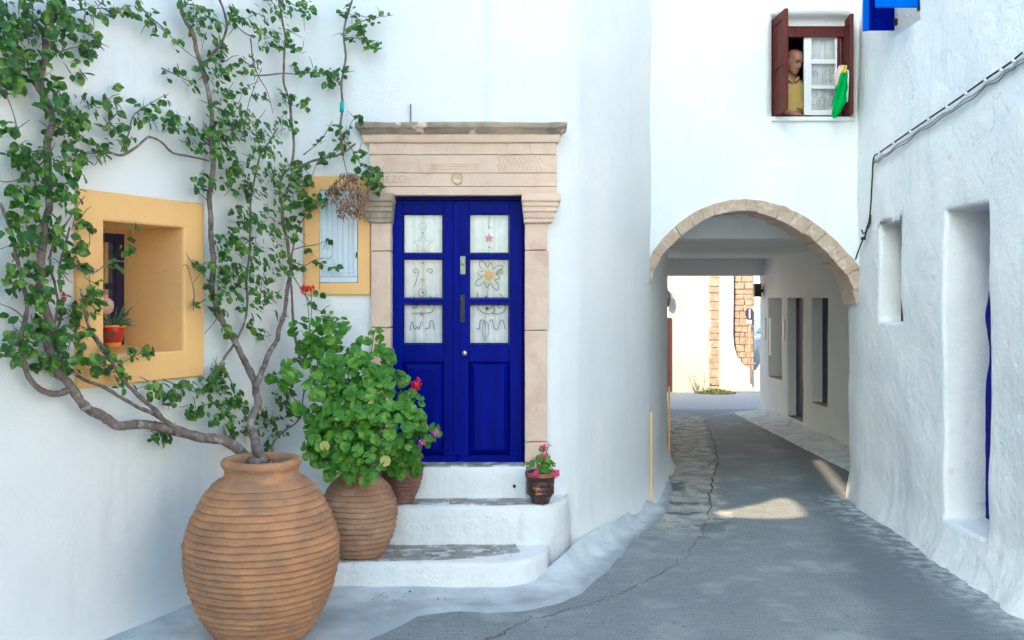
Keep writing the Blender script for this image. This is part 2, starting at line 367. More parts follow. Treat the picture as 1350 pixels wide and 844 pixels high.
def wall(name, plan, z0, z1, m, parent, holes=(), amp=.012, step=.1, flare=None, bevel=.02, zfine=5.5, sfine=None):
    holes = [tuple(round(v, 4) for v in h[:4]) + tuple(h[4:]) for h in holes]
    bm = bmesh.new()
    ms = [h[0] for h in holes] + [h[1] for h in holes]; mz = [h[2] for h in holes] + [h[3] for h in holes]
    S = breaks(0, plan.L, step, ms)
    Z = breaks(z0, min(z1, zfine), step, mz)
    if z1 > zfine: Z += breaks(zfine, z1, 1.0, [])[1:]
    def pos(s, z):
        p = plan.at(s); n = plan.nrm(s)
        q = Vector((p.x, p.y, z))
        d = amp * (noise.noise(q * 1.1) * 1.2 + noise.noise(q * 3.3 + Vector((7, 3, 1))) * .5 + noise.noise(q * 9) * .15)
        if flare: d += flare(p.x, p.y, z)
        return Vector((p.x + n.x * d, p.y + n.y * d, z))
    G = [[bm.verts.new(pos(s, z)) for z in Z] for s in S]
    def inh(s, z):
        for h in holes:
            if h[0] < s < h[1] and h[2] < z < h[3]: return True
        return False
    for i in range(len(S) - 1):
        for j in range(len(Z) - 1):
            if inh((S[i] + S[i + 1]) / 2, (Z[j] + Z[j + 1]) / 2): continue
            bm.faces.new((G[i][j], G[i + 1][j], G[i + 1][j + 1], G[i][j + 1]))
    bev = []
    for h in holes:
        depth = h[4]
        n = plan.nrm((h[0] + h[1]) / 2)
        idx = {}
        ed = []
        for i, s in enumerate(S):
            for j, z in enumerate(Z):
                on = (abs(s - h[0]) < 1e-6 or abs(s - h[1]) < 1e-6) and h[2] - 1e-6 <= z <= h[3] + 1e-6 or \
                     (abs(z - h[2]) < 1e-6 or abs(z - h[3]) < 1e-6) and h[0] - 1e-6 <= s <= h[1] + 1e-6
                if on:
                    v = G[i][j]; nw = bm.verts.new(v.co - Vector((n.x, n.y, 0)) * depth); idx[v] = nw
        seen = set()
        for v in list(idx):
            for e in v.link_edges:
                o = e.other_vert(v)
                if o in idx and e not in seen and len(e.link_faces) == 1:
                    seen.add(e)
                    try: bm.faces.new((v, o, idx[o], idx[v])); bev.append(e)
                    except ValueError: pass
        if len(h) > 5 and h[5]:
            ends = [idx[v] for v in idx]
            c = sum((v.co for v in ends), Vector()) / len(ends); cv = bm.verts.new(c)
            for e in list(seen):
                a, b = e.verts
                try: bm.faces.new((idx[a], idx[b], cv))
                except ValueError: pass
    bmesh.ops.recalc_face_normals(bm, faces=bm.faces)
    if bev and bevel: bmesh.ops.bevel(bm, geom=[e for e in bev if e.is_valid], offset=bevel, segments=3, affect='EDGES', profile=.5)
    return objbm(name, bm, m, parent, smooth=True, fix=False)

# ------------------------------------------------------------------ ground
def road():
    xs = [-120, -30, -8] + [(-4 + .5 * i) for i in range(25)] + [12, 30, 120]
    ys = [-120, -30, -5] + [.5 * i for i in range(0, 60)] + [40, 60, 120, 300]
    V = [(x, y, 0) for x in xs for y in ys]; n = len(ys)
    Fc = [(i * n + j, (i + 1) * n + j, (i + 1) * n + j + 1, i * n + j + 1) for i in range(len(xs) - 1) for j in range(n - 1)]
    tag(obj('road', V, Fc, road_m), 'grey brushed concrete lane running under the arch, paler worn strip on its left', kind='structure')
road()
def ribbon(name, pts, wfun, m, label, z=.004):
    P = catmull([Vector((a, b, 0)) for a, b in pts], 14); V = []; Fc = []
    for i, p in enumerate(P):
        t = (P[min(i + 1, len(P) - 1)] - P[max(0, i - 1)]).normalized(); n = Vector((-t.y, t.x, 0))
        j = Vector((noise.noise(p * 6) * .05 + noise.noise(p * 17) * .03, noise.noise(p * 6 + Vector((9, 0, 0))) * .05 + noise.noise(p * 19) * .03, 0))
        wd = wfun(i / len(P)) * (1 + .9 * noise.noise(p * 11))
        wd = max(.002, wd)
        V += [p + j - n * wd + Vector((0, 0, z)), p + j + n * wd + Vector((0, 0, z))]
        if i: k = 2 * i; Fc.append((k - 2, k - 1, k + 1, k))
    return tag(obj(name, V, Fc, m), label, kind='structure')
def G2(px, py): Y = CAMZ * F / (py - HZ); return ((px - CX) / F * Y, Y)
crack_m = mat('crack_tar', (.045, .045, .05), (.16, .13, .12), 25, .95, .01, 60)
ribbon('road_crack', [G2(925, 545), G2(938, 575), G2(946, 605), G2(938, 640), G2(936, 670), G2(925, 705), G2(895, 740), G2(850, 768), G2(800, 790), G2(740, 806), G2(690, 822), G2(640, 846)],
       lambda t: .003 + .008 * max(0, math.sin(t * 7)) ** 2, crack_m, 'dark wandering crack along the joint of the lane surface')

# painted apron lofted between its outer kerb line and the wall and step bases
outer = [(-3.1, 4.0), (-1.9, 4.9), (-1.25, 5.55), (-.815, 6.05), (-.62, 6.42), (-.38, 6.58), (-.1, 6.56), (.18, 6.66), (.44, 6.9), (.69, 7.46), (.88, 7.98), (1.11, 8.69), (1.37, 9.24), (1.54, 9.77), (1.70, 10.5), (1.88, 11.6), (2.02, 12.5)]
inner = [(-3.1, 5.3), (-2.75, 5.6), (-2.45, 6.3), (-2.1, 7.0), (-1.5, 7.12), (-.9, 7.12), (-.35, 7.12), (.10, 7.25), (.38, 7.55), (.55, 7.95), (.72, 8.3), (.98, 8.8), (1.2, 9.35), (1.36, 9.8), (1.46, 10.4), (1.76, 11.6), (1.93, 12.5)]
def apron():
    O = catmull([Vector((*p, 0)) for p in outer], 8); I = catmull([Vector((*p, 0)) for p in inner], 8); V = []; Fc = []; K = 14
    for i, (a, b) in enumerate(zip(O, I)):
        u = i / (len(O) - 1); hh = .035 + .12 * sm((u - .42) / .12) * (1 - .45 * sm((u - .8) / .15))
        for k in range(K + 1):
            t = k / K; p = a.lerp(b, t)
            z = .026 * sm(t / .12) + (hh - .03) * max(0, (t - .25) / .75) ** 2.6 + .005 * noise.noise(p * 4) * sm(t * 4) + .004
            if k == 0: z = -.02
            e = Vector((noise.noise(p * 5), noise.noise(p * 5 + Vector((4, 4, 0))), 0)) * .03 * (1 - t)
            V.append((p.x + e.x, p.y + e.y, z))
    for i in range(len(O) - 1):
        for k in range(K): q = i * (K + 1) + k; Fc.append((q, q + 1, q + K + 2, q + K + 1))
    ao = obj('pavement', V, Fc, apron_m, smooth=True); at_ = ao.data.attributes.new('wear', 'FLOAT', 'POINT')
    at_.data.foreach_set('value', [(k / K) for i in range(len(O)) for k in range(K + 1)])
    tag(ao, 'whitewashed uneven paving at the foot of the house and steps', kind='structure')
apron()

# ------------------------------------------------------------------ the house on the left
HY = 7.95
plA = Plan(fillet([(-2.899, 4.0), (-2.899, 5.08), (-1.93, 7.23), (-1.80, HY), (.42, HY), (.95, 8.75), (1.38, 9.9), (1.95, 12.35), (1.7, 12.8), (-4.4, 12.8)],
                  [0, .12, .12, .14, .30, .7, .06, .05, .05, 0], 8), 1)
house = thing('house', (-.9, HY, 0), 'white plastered house with blue double door, its corner curving into the lane', 'house')
def s_at(x, y): # nearest s
    best = min(range(0, int(plA.L * 100)), key=lambda i: (plA.at(i / 100) - Vector((x, y))).length); return best / 100
wdir = Vector((.4104, .9119)); wnor = Vector((.9119, -.4104)); W0 = Vector((-2.575, 5.8))
def wp(t, z, off=0): q = W0 + wdir * t + wnor * off; return Vector((q.x, q.y, z))
s0 = s_at(*W0)
DX0, DX1, DZ0, DZ1 = -1.0, .115, .45, 2.96
sd0 = plA.find(510)[0]; sd1 = plA.find(693)[0]
sw0 = plA.find(419)[0]; sw1 = plA.find(473)[0]
def base_flare(x, y, z): return .10 * max(0, 1 - z / .35) ** 2 if (y > 7.9 and x > .42) else .03 * max(0, 1 - z / .2) ** 2
wall('wall', plA, -.15, 6.0, plaster, house, holes=[(s0 + .16, s0 + .91, 1.72, 2.60, .06), (sd0, sd1, .3, DZ1, .25), (sw0, sw1, 2.22, 3.03, .12)], amp=.012, bevel=0, flare=base_flare)
V = [(p.x, p.y, 6.0) for p in plA.p] + [(-4.4, 4.0, 6.0)]
obj('roof', V, [tuple(range(len(V)))], plaster, house)
obj('side_wall', [(-4.4, 12.8, -.1), (-4.4, 4, -.1), (-4.4, 4, 6), (-4.4, 12.8, 6), (-2.9, 4, -.1), (-2.9, 4, 6)], [(0, 1, 2, 3), (1, 4, 5, 2)], plaster, house)

# deep yellow window
def yellow_window():
    par = house
    a0, a1, b0, b1 = .198, .874, 1.752, 2.567   # opening
    f0, f1, g0, g1 = .0, 1.07, 1.565, 2.745     # frame
    bm = bmesh.new(); pr = .028
    def ring(t0, t1, z0, z1, off): return [bm.verts.new(wp(t, z, off)) for t, z in ((t0, z0), (t1, z0), (t1, z1), (t0, z1))]
    rr = [ring(f0, f1, g0, g1, -.03), ring(f0, f1, g0, g1, pr - .008), ring(f0 + .008, f1 - .008, g0 + .008, g1 - .008, pr), ring(a0 - .015, a1 + .015, b0 - .015, b1 + .015, pr),
          ring(a0 - .003, a1 + .003, b0 - .003, b1 + .003, pr - .006), ring(a0, a1, b0, b1, pr - .02), ring(a0, a1, b0, b1 - .0, -.25), ring(a0 + .01, a1 - .004, b0 + .03, b1 - .03, -.52)]
    for p, q in zip(rr, rr[1:]):
        for k in range(4): bm.faces.new((p[k], p[(k + 1) % 4], q[(k + 1) % 4], q[k]))
    o = objbm('window_surround', bm, ochre, par)
    w_ = bpy.data.objects.new('window', None); COL.objects.link(w_); w_.parent = par; w_.location = wp(.53, 1.78, -.5) - wloc(par)
    w_['label'] = 'dark blue wooden window deep in the ochre recess'
    def bar(name, t0, t1, z0, z1, o0, o1, m):
        Vv = [wp(t, z, o) for z in (z0, z1) for (t, o) in ((t0, o0), (t1, o0), (t1, o1), (t0, o1))]
        return objbm(name, hex_bm(Vv, .004, 2), m, w_)
    bar('stile', a0, a0 + .07, 1.76, 2.56, -.50, -.56, navy); bar('stile', a1 - .07, a1, 1.76, 2.56, -.50, -.56, navy)
    bar('stile', .50, .57, 1.76, 2.56, -.50, -.56, navy)
    bar('rail', a0, a1, 2.48, 2.58, -.505, -.565, navy); bar('rail', a0, a1, 1.74, 1.83, -.505, -.565, navy); bar('rail', a0, a1, 2.16, 2.20, -.51, -.555, navy)
    bar('pane', a0, a1, 1.74, 2.58, -.54, -.545, glass)
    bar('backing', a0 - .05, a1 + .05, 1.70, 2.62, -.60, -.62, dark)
yellow_window()

# second window: ochre band with pale board shutter
def small_window():
    Yf = HY - .03; k = F / Yf
    X = lambda px: (px - CX) / k
    Z = lambda py: CAMZ - (py - HZ) / k
    x0, x1, z0, z1 = X(400), X(488), Z(389), Z(232); i0, i1, j0, j1 = X(421), X(472), Z(373), Z(250)
    bm = bmesh.new()
    def ring(a, b, c, d, y): return [bm.verts.new(v) for v in ((a, y, c), (b, y, c), (b, y, d), (a, y, d))]
    rr = [ring(x0, x1, z0, z1, HY + .02), ring(x0, x1, z0, z1, Yf + .01), ring(x0 + .01, x1 - .01, z0 + .01, z1 - .01, Yf), ring(i0, i1, j0, j1, Yf), ring(i0, i1, j0, j1, HY + .08)]
    for p, q in zip(rr, rr[1:]):
        for t in range(4): bm.faces.new((p[t], p[(t + 1) % 4], q[(t + 1) % 4], q[t]))
    objbm('window_surround', bm, ochre, house)
    sh = bpy.data.objects.new('shutter', None); COL.objects.link(sh); sh.parent = house; sh.location = Vector(((i0 + i1) / 2, Yf + .02, j0)) - wloc(house)
    sh['label'] = 'pale blue boarded shutter, closed'
    B('frame', i0 + .004, i1 - .004, Yf + .03, Yf + .05, j0, j1, pale_wood, sh, 0)
    n = 6; wd = (i1 - i0 - .05) / n
    for q in range(n):
        B('board', i0 + .015 + q * wd, i0 + .015 + (q + 1) * wd - .0012, Yf + .012, Yf + .032, j0 + .05, j1 - .01, pale_wood, sh, .003)
    B('stile', i1 - .035, i1 - .006, Yf - .002, Yf + .03, j0 + .05, j1 - .01, pale_wood, sh, .004)
    B('stile', i0 + .002, i0 + .014, Yf + .002, Yf + .03, j0 + .05, j1 - .01, pale_wood, sh, .002)
    B('rail', i0 + .002, i1 - .006, Yf - .006, Yf + .03, j0 + .003, j0 + .047, pale_wood, sh, .006)
    B('batten', i0 + .05, i1 - .04, Yf + .002, Yf + .014, j0 + .082, j0 + .092, pale_wood, sh, .002)
    for zz in (.2, .52): B('hinge', i1 - .016, i1 - .006, Yf - .012, Yf, j0 + zz, j0 + zz + .045, iron, sh, .002)
small_window()

# ---- stone door surround
SF = 7.9; SK = F / SF
sX = lambda px: (px - CX) / SK
sZ = lambda py: CAMZ - (py - HZ) / SK
sur = bpy.data.objects.new('door_surround', None); COL.objects.link(sur); sur.parent = house; sur.location = Vector((-.45, SF, .76)) - wloc(house)
sur['label'] = 'carved pink sandstone door surround with moulded cornice and capitals'
def moulding(name, x0, x1, yf, yb, prof, m, parent, nz=.0015, sub=10, sides=(1, 1)):
    """prof: list (z, projection); lofted rectangle mitred round both ends"""
    bm = bmesh.new(); rows = []
    for z, pr in prof:
        a, b = x0 - pr * sides[0], x1 + pr * sides[1]; f = yf - pr
        pts = [(a, yb, z)] + [(a + (b - a) * i / sub, f, z) for i in range(sub + 1)] + [(b, yb, z)]
        rows.append([bm.verts.new(Vector(p) + (noise.noise_vector(Vector(p) * 9) * nz * 2 + noise.noise_vector(Vector(p) * 30) * nz)) for p in pts])
    for p, q in zip(rows, rows[1:]):
        for i in range(len(p) - 1): bm.faces.new((p[i], p[i + 1], q[i + 1], q[i]))
        bm.faces.new((p[-1], p[0], q[0], q[-1]))
    bm.faces.new(rows[0][::-1]); bm.faces.new(rows[-1])
    return objbm(name, bm, m, parent, smooth=False)
def Zs(L): return [(sZ(py), pr) for py, pr in L][::-1]
yb = HY + .14
# jamb stones
for (a, b, ys_) in ((489, 515, [292, 331, 432, 560, 617]), (692, 721, [295, 330, 436, 583, 617])):
    for q, (t, u) in enumerate(zip(ys_, ys_[1:])):
        lean = 0 if a > 600 else 0
        o = B('jamb_stone', sX(a), sX(b) + (.012 if q % 2 and a > 600 else 0), SF + rnd.uniform(0, .008), yb, sZ(u) + .003, sZ(t) - .003, sandstone, sur, .008, cuts=3, nz=.003)
# capitals
for (a, b, sd_) in ((489, 515, (1, .3)), (692, 724, (.3, 1))):
    x0, x1 = sX(a), sX(b)
    moulding('capital', x0, x1, SF, yb, Zs([(256, .085), (264, .09), (266, .088), (267, .07), (272, .072), (274, .058), (279, .062), (281, .045), (287, .04), (289, .028), (293, .026), (295, .0)]),
             sandstone_d if a < 600 else sandstone, sur, nz=.002, sides=sd_)
# lintel courses
FX0, FX1 = sX(486), sX(734)
moulding('lintel', FX0, FX1, SF, yb, Zs([(246.5, 0), (257, 0), (257.5, -.01)]), sandstone, sur, sub=14)
xs = sorted([FX0, FX1] + [sX(q) for q in (520, 556, 590, 622, 655, 694)])
moulding('frieze_panel', FX0 + .01, FX1 - .0, SF + .008, yb, Zs([(228.5, 0), (245.5, 0)]), sandstone, sur, sub=14)
moulding('frieze_panel', FX0 + .01, FX1 - .0, SF + .009, yb, Zs([(204.5, 0), (227.5, 0)]), sandstone, sur, sub=14)
edges = [486, 495, 503, 522, 534, 553, 575, 589, 600, 625, 635, 658, 668, 690, 699, 734]
B('frieze_backing', sX(487), sX(733), SF + .0085, yb - .01, sZ(203.6), sZ(188.6), sandstone, sur, 0)
for a, b in zip(edges, edges[1:]):
    B('frieze_block', sX(a) + .002, sX(b) - .002, SF + .002 + rnd.uniform(0, .006), yb, sZ(203.7) + .002, sZ(188.5), sandstone, sur, .005, cuts=1, nz=.002)
moulding('cornice', sX(482), sX(734), SF, yb, Zs([(177.5, .02), (179, .028), (184, .022), (186, .018), (188, .012)]), sandstone, sur, sub=20, nz=.002)
moulding('cornice', sX(482), sX(735), SF, yb, Zs([(163, .07), (165, .078), (169.5, .076), (171, .066), (172.5, .052), (174, .045), (176, .034), (177.2, .03)]), sandstone_d, sur, sub=26, nz=.0045)
# carving: herringbone, roundel and worn letters
h = MB()
def rib(x0, z0, x1, z1, wd=.0035, y=SF + .009, hgt=.005):
    d = Vector((x1 - x0, 0, z1 - z0)); L_ = d.length; d /= L_; nn = Vector((-d.z, 0, d.x)) * wd
    a = Vector((x0, y, z0)); b = Vector((x1, y, z1)); f = Vector((0, -hgt, 0))
    h.add([a - nn, a + nn, b + nn, b - nn, a + f, b + f], [(0, 3, 5, 4), (1, 4, 5, 2), (0, 4, 1), (2, 5, 3)])
z0, z1 = sZ(226), sZ(206); zm = (z0 + z1) / 2
for i in range(11):
    x = sX(500 + i * 3.6); rib(x, z0, x + .055, zm); rib(x + .055, zm, x + .01, z1)
for i in range(13):
    x = sX(655 + i * 4.6); rib(x, z1, x + .03, zm + .005); rib(x + .03, z0 + .004, x + .0, zm - .0)
for i in range(3):
    rib(sX(568), z0 + .02 + .02 * i, sX(632), z0 + .02 + .02 * i, .002)
for i in range(8):
    a0_ = math.pi * i / 8; a1_ = math.pi * (i + 1) / 8
    for rr_ in (.05, .035): rib(sX(546) + rr_ * math.cos(a0_), z0 + .01 + rr_ * 2 * math.sin(a0_), sX(546) + rr_ * math.cos(a1_), z0 + .01 + rr_ * 2 * math.sin(a1_), .0025)
h.obj('herringbone_carving', sandstone, sur)
h = MB(); cxr, czr = sX(603), sZ(235)
for i in range(20):
    a0_ = 2 * math.pi * i / 20; a1_ = 2 * math.pi * (i + 1) / 20
    rib(cxr + .04 * math.cos(a0_), czr + .046 * math.sin(a0_), cxr + .04 * math.cos(a1_), czr + .046 * math.sin(a1_), .006, SF + .004, .012)
for i in range(12):
    a0_ = -1.2 + 4.2 * i / 12; a1_ = -1.2 + 4.2 * (i + 1) / 12
    rib(cxr + .018 * math.cos(a0_), czr + .02 * math.sin(a0_), cxr + .018 * math.cos(a1_), czr + .02 * math.sin(a1_), .003, SF + .008, .006)
rib(cxr - .015, czr, cxr + .02, czr, .003, SF + .008, .006)
h.obj('roundel', sandstone, sur)
def text_obj(txt, size, loc, m, parent, ext=.0015, name='lettering'):
    c = bpy.data.curves.new('t', 'FONT'); c.body = txt; c.size = size; c.extrude = ext; c.space_character = 1.1
    o = bpy.data.objects.new('t', c); COL.objects.link(o); dg = bpy.context.evaluated_depsgraph_get()
    me = bpy.data.meshes.new_from_object(o.evaluated_get(dg)); bpy.data.objects.remove(o)
    me.transform(Matrix.Translation(Vector(loc) - wloc(parent)) @ Matrix.Rotation(R(90), 4, 'X')); me.materials.clear()
    return link(name, me, parent, m)
text_obj('BEZO\u00b7', .085, (sX(499), SF + .006, sZ(241)), mat('worn_letter', (.50, .38, .31), None, rough=.95), sur)

# ---- blue double door
DY = 8.05; DK = F / DY
dX = lambda px: (px - CX) / DK
dZ = lambda py: CAMZ - (py - HZ) / DK
B('door_casing', dX(508), dX(514.5), DY - .06, DY + .08, dZ(613), dZ(256), blue_d, house, .004)
B('door_casing', dX(689.5), dX(698), DY - .06, DY + .08, dZ(613), dZ(256), blue_d, house, .004)
B('door_casing', dX(514.7), dX(689.3), DY - .058, DY + .08, dZ(265), dZ(254), blue_d, house, .004)
def door_leaf(x0, x1, p0, p1, lab):
    d = bpy.data.objects.new('door', None); COL.objects.link(d); d.parent = house; d.location = Vector(((x0 + x1) / 2, DY, dZ(610))) - wloc(house); d['label'] = lab
    y0, y1 = DY - .02, DY + .03
    # stiles and rails
    B('stile', x0, p0, y0, y1, dZ(610), dZ(264), blue, d, .004); B('stile', p1, x1, y0, y1, dZ(610), dZ(264), blue, d, .004)
    rows = [(282, 335), (341, 394), (401, 454)]
    e = .0015
    B('rail', p0 + e, p1 - e, y0 + .002, y1, dZ(282), dZ(264.3), blue, d, .003)
    B('glazing_bar', p0 + e, p1 - e, y0 + .003, y1, dZ(341), dZ(335), blue, d, .003)
    B('glazing_bar', p0 + e, p1 - e, y0 + .003, y1, dZ(401), dZ(394), blue, d, .003)
    B('rail', p0 + e, p1 - e, y0 + .002, y1, dZ(477), dZ(454), blue, d, .003)
    B('rail', p0 + e, p1 - e, y0 + .002, y1, dZ(610), dZ(600), blue, d, .003)
    for a, b in rows:
        B('pane', p0 - .004, p1 + .004, DY + .008, DY + .011, dZ(b) - .004, dZ(a) + .004, glass, d, 0)
        m = MB()       # thin glazing bead round each pane
        for q in ((p0 + e, p0 + .012, dZ(b) + e, dZ(a) - e), (p1 - .012, p1 - e, dZ(b) + e, dZ(a) - e)): m.box(q[0], q[1], y0 + .010, y0 + .022, q[2], q[3])
        m.box(p0 + .0125, p1 - .0125, y0 + .011, y0 + .022, dZ(b) + e, dZ(b) + .011); m.box(p0 + .0125, p1 - .0125, y0 + .011, y0 + .022, dZ(a) - .011, dZ(a) - e)
        m.obj('glazing_bead', blue_d, d)
    # fielded panel: bevelled margins
    bm = bmesh.new(); a, b, c, f = p0 + e, p1 - e, dZ(599.6), dZ(477.4); t = .045
    r = [[(a, y1 - .005, c), (b, y1 - .005, c), (b, y1 - .005, f), (a, y1 - .005, f)], [(a + .004, y1 - .02, c + .004), (b - .004, y1 - .02, c + .004), (b - .004, y1 - .02, f - .004), (a + .004, y1 - .02, f - .004)],
         [(a + t, y0 + .004, c + t), (b - t, y0 + .004, c + t), (b - t, y0 + .004, f - t * 1.1), (a + t, y0 + .004, f - t * 1.1)]]
    r = [[bm.verts.new(v) for v in q] for q in r]
    for p, q in zip(r, r[1:]):
        for k in range(4): bm.faces.new((p[k], p[(k + 1) % 4], q[(k + 1) % 4], q[k]))
    bm.faces.new(r[-1]); objbm('panel', bm, blue, d)
    # weather board
    bm = bmesh.new(); pr = [(y0 - .001, dZ(610.5)), (y0 - .03, dZ(610.5)), (y0 - .03, dZ(606)), (y0 - .001, dZ(601))]
    l = [bm.verts.new((x0 + .004, y, z)) for y, z in pr]; rg = [bm.verts.new((x1 - .004, y, z)) for y, z in pr]
    for k in range(4): bm.faces.new((l[k], l[(k + 1) % 4], rg[(k + 1) % 4], rg[k]))
    bm.faces.new(l); bm.faces.new(rg); objbm('weather_board', bm, blue, d)
    return d
dl = door_leaf(dX(515.2), dX(603.5), dX(531), dX(585), 'left leaf of the blue door, behind the geraniums')
dr = door_leaf(dX(604.2), dX(688.8), dX(618), dX(672), 'right leaf of the blue door with lock plates and knob')
B('cover_strip', dX(597.5), dX(606.5), DY - .034, DY - .0215, dZ(600), dZ(266), blue, dr, .005)
B('lock_plate', dX(606.8), dX(613.8), DY - .027, DY - .0205, dZ(362), dZ(338), brass, dr, .003)
V, Fc = lathe([(.012, 0), (.013, .01), (.009, .014), (0.001, .016)], 14); o = obj('lock_cylinder', [(dX(610) + v[0], DY - .027 - v[2], dZ(347) + v[1]) for v in V], Fc, steel, dr, True)
B('key_plate', dX(606.8), dX(613), DY - .026, DY - .0205, dZ(425), dZ(389), iron, dr, .003)
B('keyhole', dX(609), dX(611), DY - .029, DY - .0262, dZ(420), dZ(413), dark, dr, .0)
V, Fc = lathe([(.020, 0), (.020, .006), (.010, .01), (.010, .03), (.021, .038), (.023, .048), (.018, .058), (.001, .062)], 20)
obj('door_knob', [(dX(613) + v[0], DY - .0205 - v[2], dZ(465) + v[1]) for v in V], Fc, steel, dr, True)
for x, dd in ((559, dl), (645, dr)):
    V, Fc = lathe([(.009, 0), (.009, .004), (.004, .005)], 10); obj('stud', [(dX(x) + v[0], DY - .0205 - v[2], dZ(273) + v[1]) for v in V], Fc, iron, dd, True)
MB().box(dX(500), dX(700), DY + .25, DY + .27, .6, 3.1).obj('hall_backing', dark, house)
# curtains
def cloth_sheet(x0, x1, y, z0, z1, amp, n, nx=60, nzr=12, seed=0):
    V = []; Fc = []
    for i in range(nx + 1):
        for j in range(nzr + 1):
            u, v = i / nx, j / nzr; x = x0 + (x1 - x0) * u; z = z0 + (z1 - z0) * v
            V.append((x, y + amp * math.sin(u * n * 6.28 + seed + .6 * noise.noise(Vector((u * 3, v * 1.5, seed)))) * (.5 + .5 * noise.noise(Vector((u * 4, v * .6, seed + 3)))), z))
    for i in range(nx):
        for j in range(nzr): q = i * (nzr + 1) + j; Fc.append((q, q + nzr + 1, q + nzr + 2, q + 1))
    return V, Fc
for x0, x1, lab, sd_ in ((dX(526), dX(590), 'white cotton curtain hanging behind the left leaf of the blue door', 1), (dX(613), dX(677), 'white cotton curtain hanging behind the right leaf of the blue door', 5)):
    tag(obj('curtain', *cloth_sheet(x0, x1, DY + .056, dZ(460), dZ(276), .017, 4.5, seed=sd_), curtain_m, smooth=True), lab, 'curtain', 'curtains behind the blue door')
# wire wall hangings between glass and curtain
def ornament(name, cxp, strokes, solids, lab):
    t = thing(name, (dX(cxp), DY + .04, dZ(285)), lab, 'ornament', 'wire ornaments in the blue door')
    yy = DY + .026
    def p(x, y): return Vector((dX(x), yy, dZ(y)))
    def stroke(nm, pts, mm=wire, r=.0034, closed=False, curve=True):
        Q = [p(*q) for q in pts]
        if curve and len(Q) > 2: Q = catmull(Q, 5)
        m = MB(); m.add(*tube(Q, r, 5)); m.obj(nm, mm, t)
    for nm, pts, mm, cv in strokes: stroke(nm, pts, mm, curve=cv)
    for nm, (x, y, r), mm, kind in solids:
        c = p(x, y)
        if kind == 'star':
            Vv = [(c.x + (r if k % 2 == 0 else r * .5) * math.sin(k * math.pi / 5), yy, c.z + (r if k % 2 == 0 else r * .5) * math.cos(k * math.pi / 5)) for k in range(10)]
            Vv = Vv + [(c.x, yy - .008, c.z), (c.x, yy + .008, c.z)]
            Fc = [(k, (k + 1) % 10, 10) for k in range(10)] + [((k + 1) % 10, k, 11) for k in range(10)]
            obj(nm, Vv, Fc, mm, t)
        elif kind == 'flower':
            Vv = []; Fc = []
            for k in range(14):
                a = k * 2 * math.pi / 14; q = r * (1 if k % 2 else .72); b = len(Vv)
                Vv += [(c.x, yy - .006, c.z), (c.x + q * .5 * math.cos(a - .3), yy, c.z + q * .5 * math.sin(a - .3)), (c.x + q * math.cos(a), yy - .003, c.z + q * math.sin(a)), (c.x + q * .5 * math.cos(a + .3), yy, c.z + q * .5 * math.sin(a + .3))]
                Fc.append((b, b + 1, b + 2, b + 3))
            obj(nm, Vv, Fc, mm, t)
        else:
            Vv, Fc = lathe([(r * math.sin(a), -r * math.cos(a)) for a in np.linspace(.1, math.pi - .1, 7)], 10, (c.x, c.y, c.z)); obj(nm, Vv, Fc, mm, t, True)
    return t
def spiral(cx, cy, r0, turns, a0, sgn=1, n=14): return [(cx + (r0 * (1 - .8 * i / n)) * math.cos(a0 + sgn * turns * 6.28 * i / n), cy + (r0 * (1 - .8 * i / n)) * math.sin(a0 + sgn * turns * 6.28 * i / n)) for i in range(n + 1)]
def circ(cx, cy, r, n=12): return [(cx + r * math.cos(6.28 * i / n), cy + r * math.sin(6.28 * i / n)) for i in range(n + 1)]
def star(cx, cy, r): return [(cx + (r if k % 2 == 0 else r * .5) * math.sin(k * math.pi / 5), cy - (r if k % 2 == 0 else r * .5) * math.cos(k * math.pi / 5)) for k in range(11)]
pinkm = mat('mauve_felt', (.50, .12, .22), None, rough=.9); orangem = mat('orange_felt', (.85, .33, .10), (.7, .5, .1), 80, .9); greenb = mat('green_bead', (.10, .45, .25), None, rough=.4)
ornament('wire_ornament', 558, [
    ('wire_ring', circ(557, 298, 4.5), wire_l, True), ('wire_star', star(557, 322, 13), wire_l, False), ('wire_stem', [(557, 283), (557, 430)], wire_l, False),
    ('wire_scroll', spiral(547, 358, 4.5, 1.0, 0, -1)[::-1] + [(550, 365), (548, 372), (545, 378)], wire, True), ('wire_scroll', spiral(567, 358, 4.5, 1, 3.1, 1), wire, True),
    ('wire_ring', circ(556, 386, 5), wire_l, True), ('wire_hook', [(545, 390), (547, 402), (544, 407)], wire, True), ('wire_hook', [(566, 390), (569, 395), (571, 402)], wire, True),
    ('wire_scroll', [(543, 413), (556, 413), (568, 412), (572, 405), (569, 399), (564, 402), (566, 407)], wire, True), ('wire_scroll', [(543, 404), (546, 407), (550, 404), (548, 400)], wire, True),
    ('wire_squiggle', [(540, 435), (543, 424), (546, 434), (550, 431), (552, 434), (555, 424)], wire, True), ('wire_squiggle', [(560, 433), (565, 433), (567, 424), (570, 424), (572, 435)], wire, True)],
    [('felt_motif', (557, 369, .022), orangem, 'star'), ('bead', (557, 386, .010), wire, 'b'), ('felt_motif', (556, 414, .022), pinkm, 'star'), ('bead', (557, 307, .008), wire, 'b'), ('bead', (557, 347, .009), wire, 'b'), ('bead', (541, 435, .006), pinkm, 'b')],
    'wire hanging with an open star outline and pink motif in the left door leaf')
pet = []
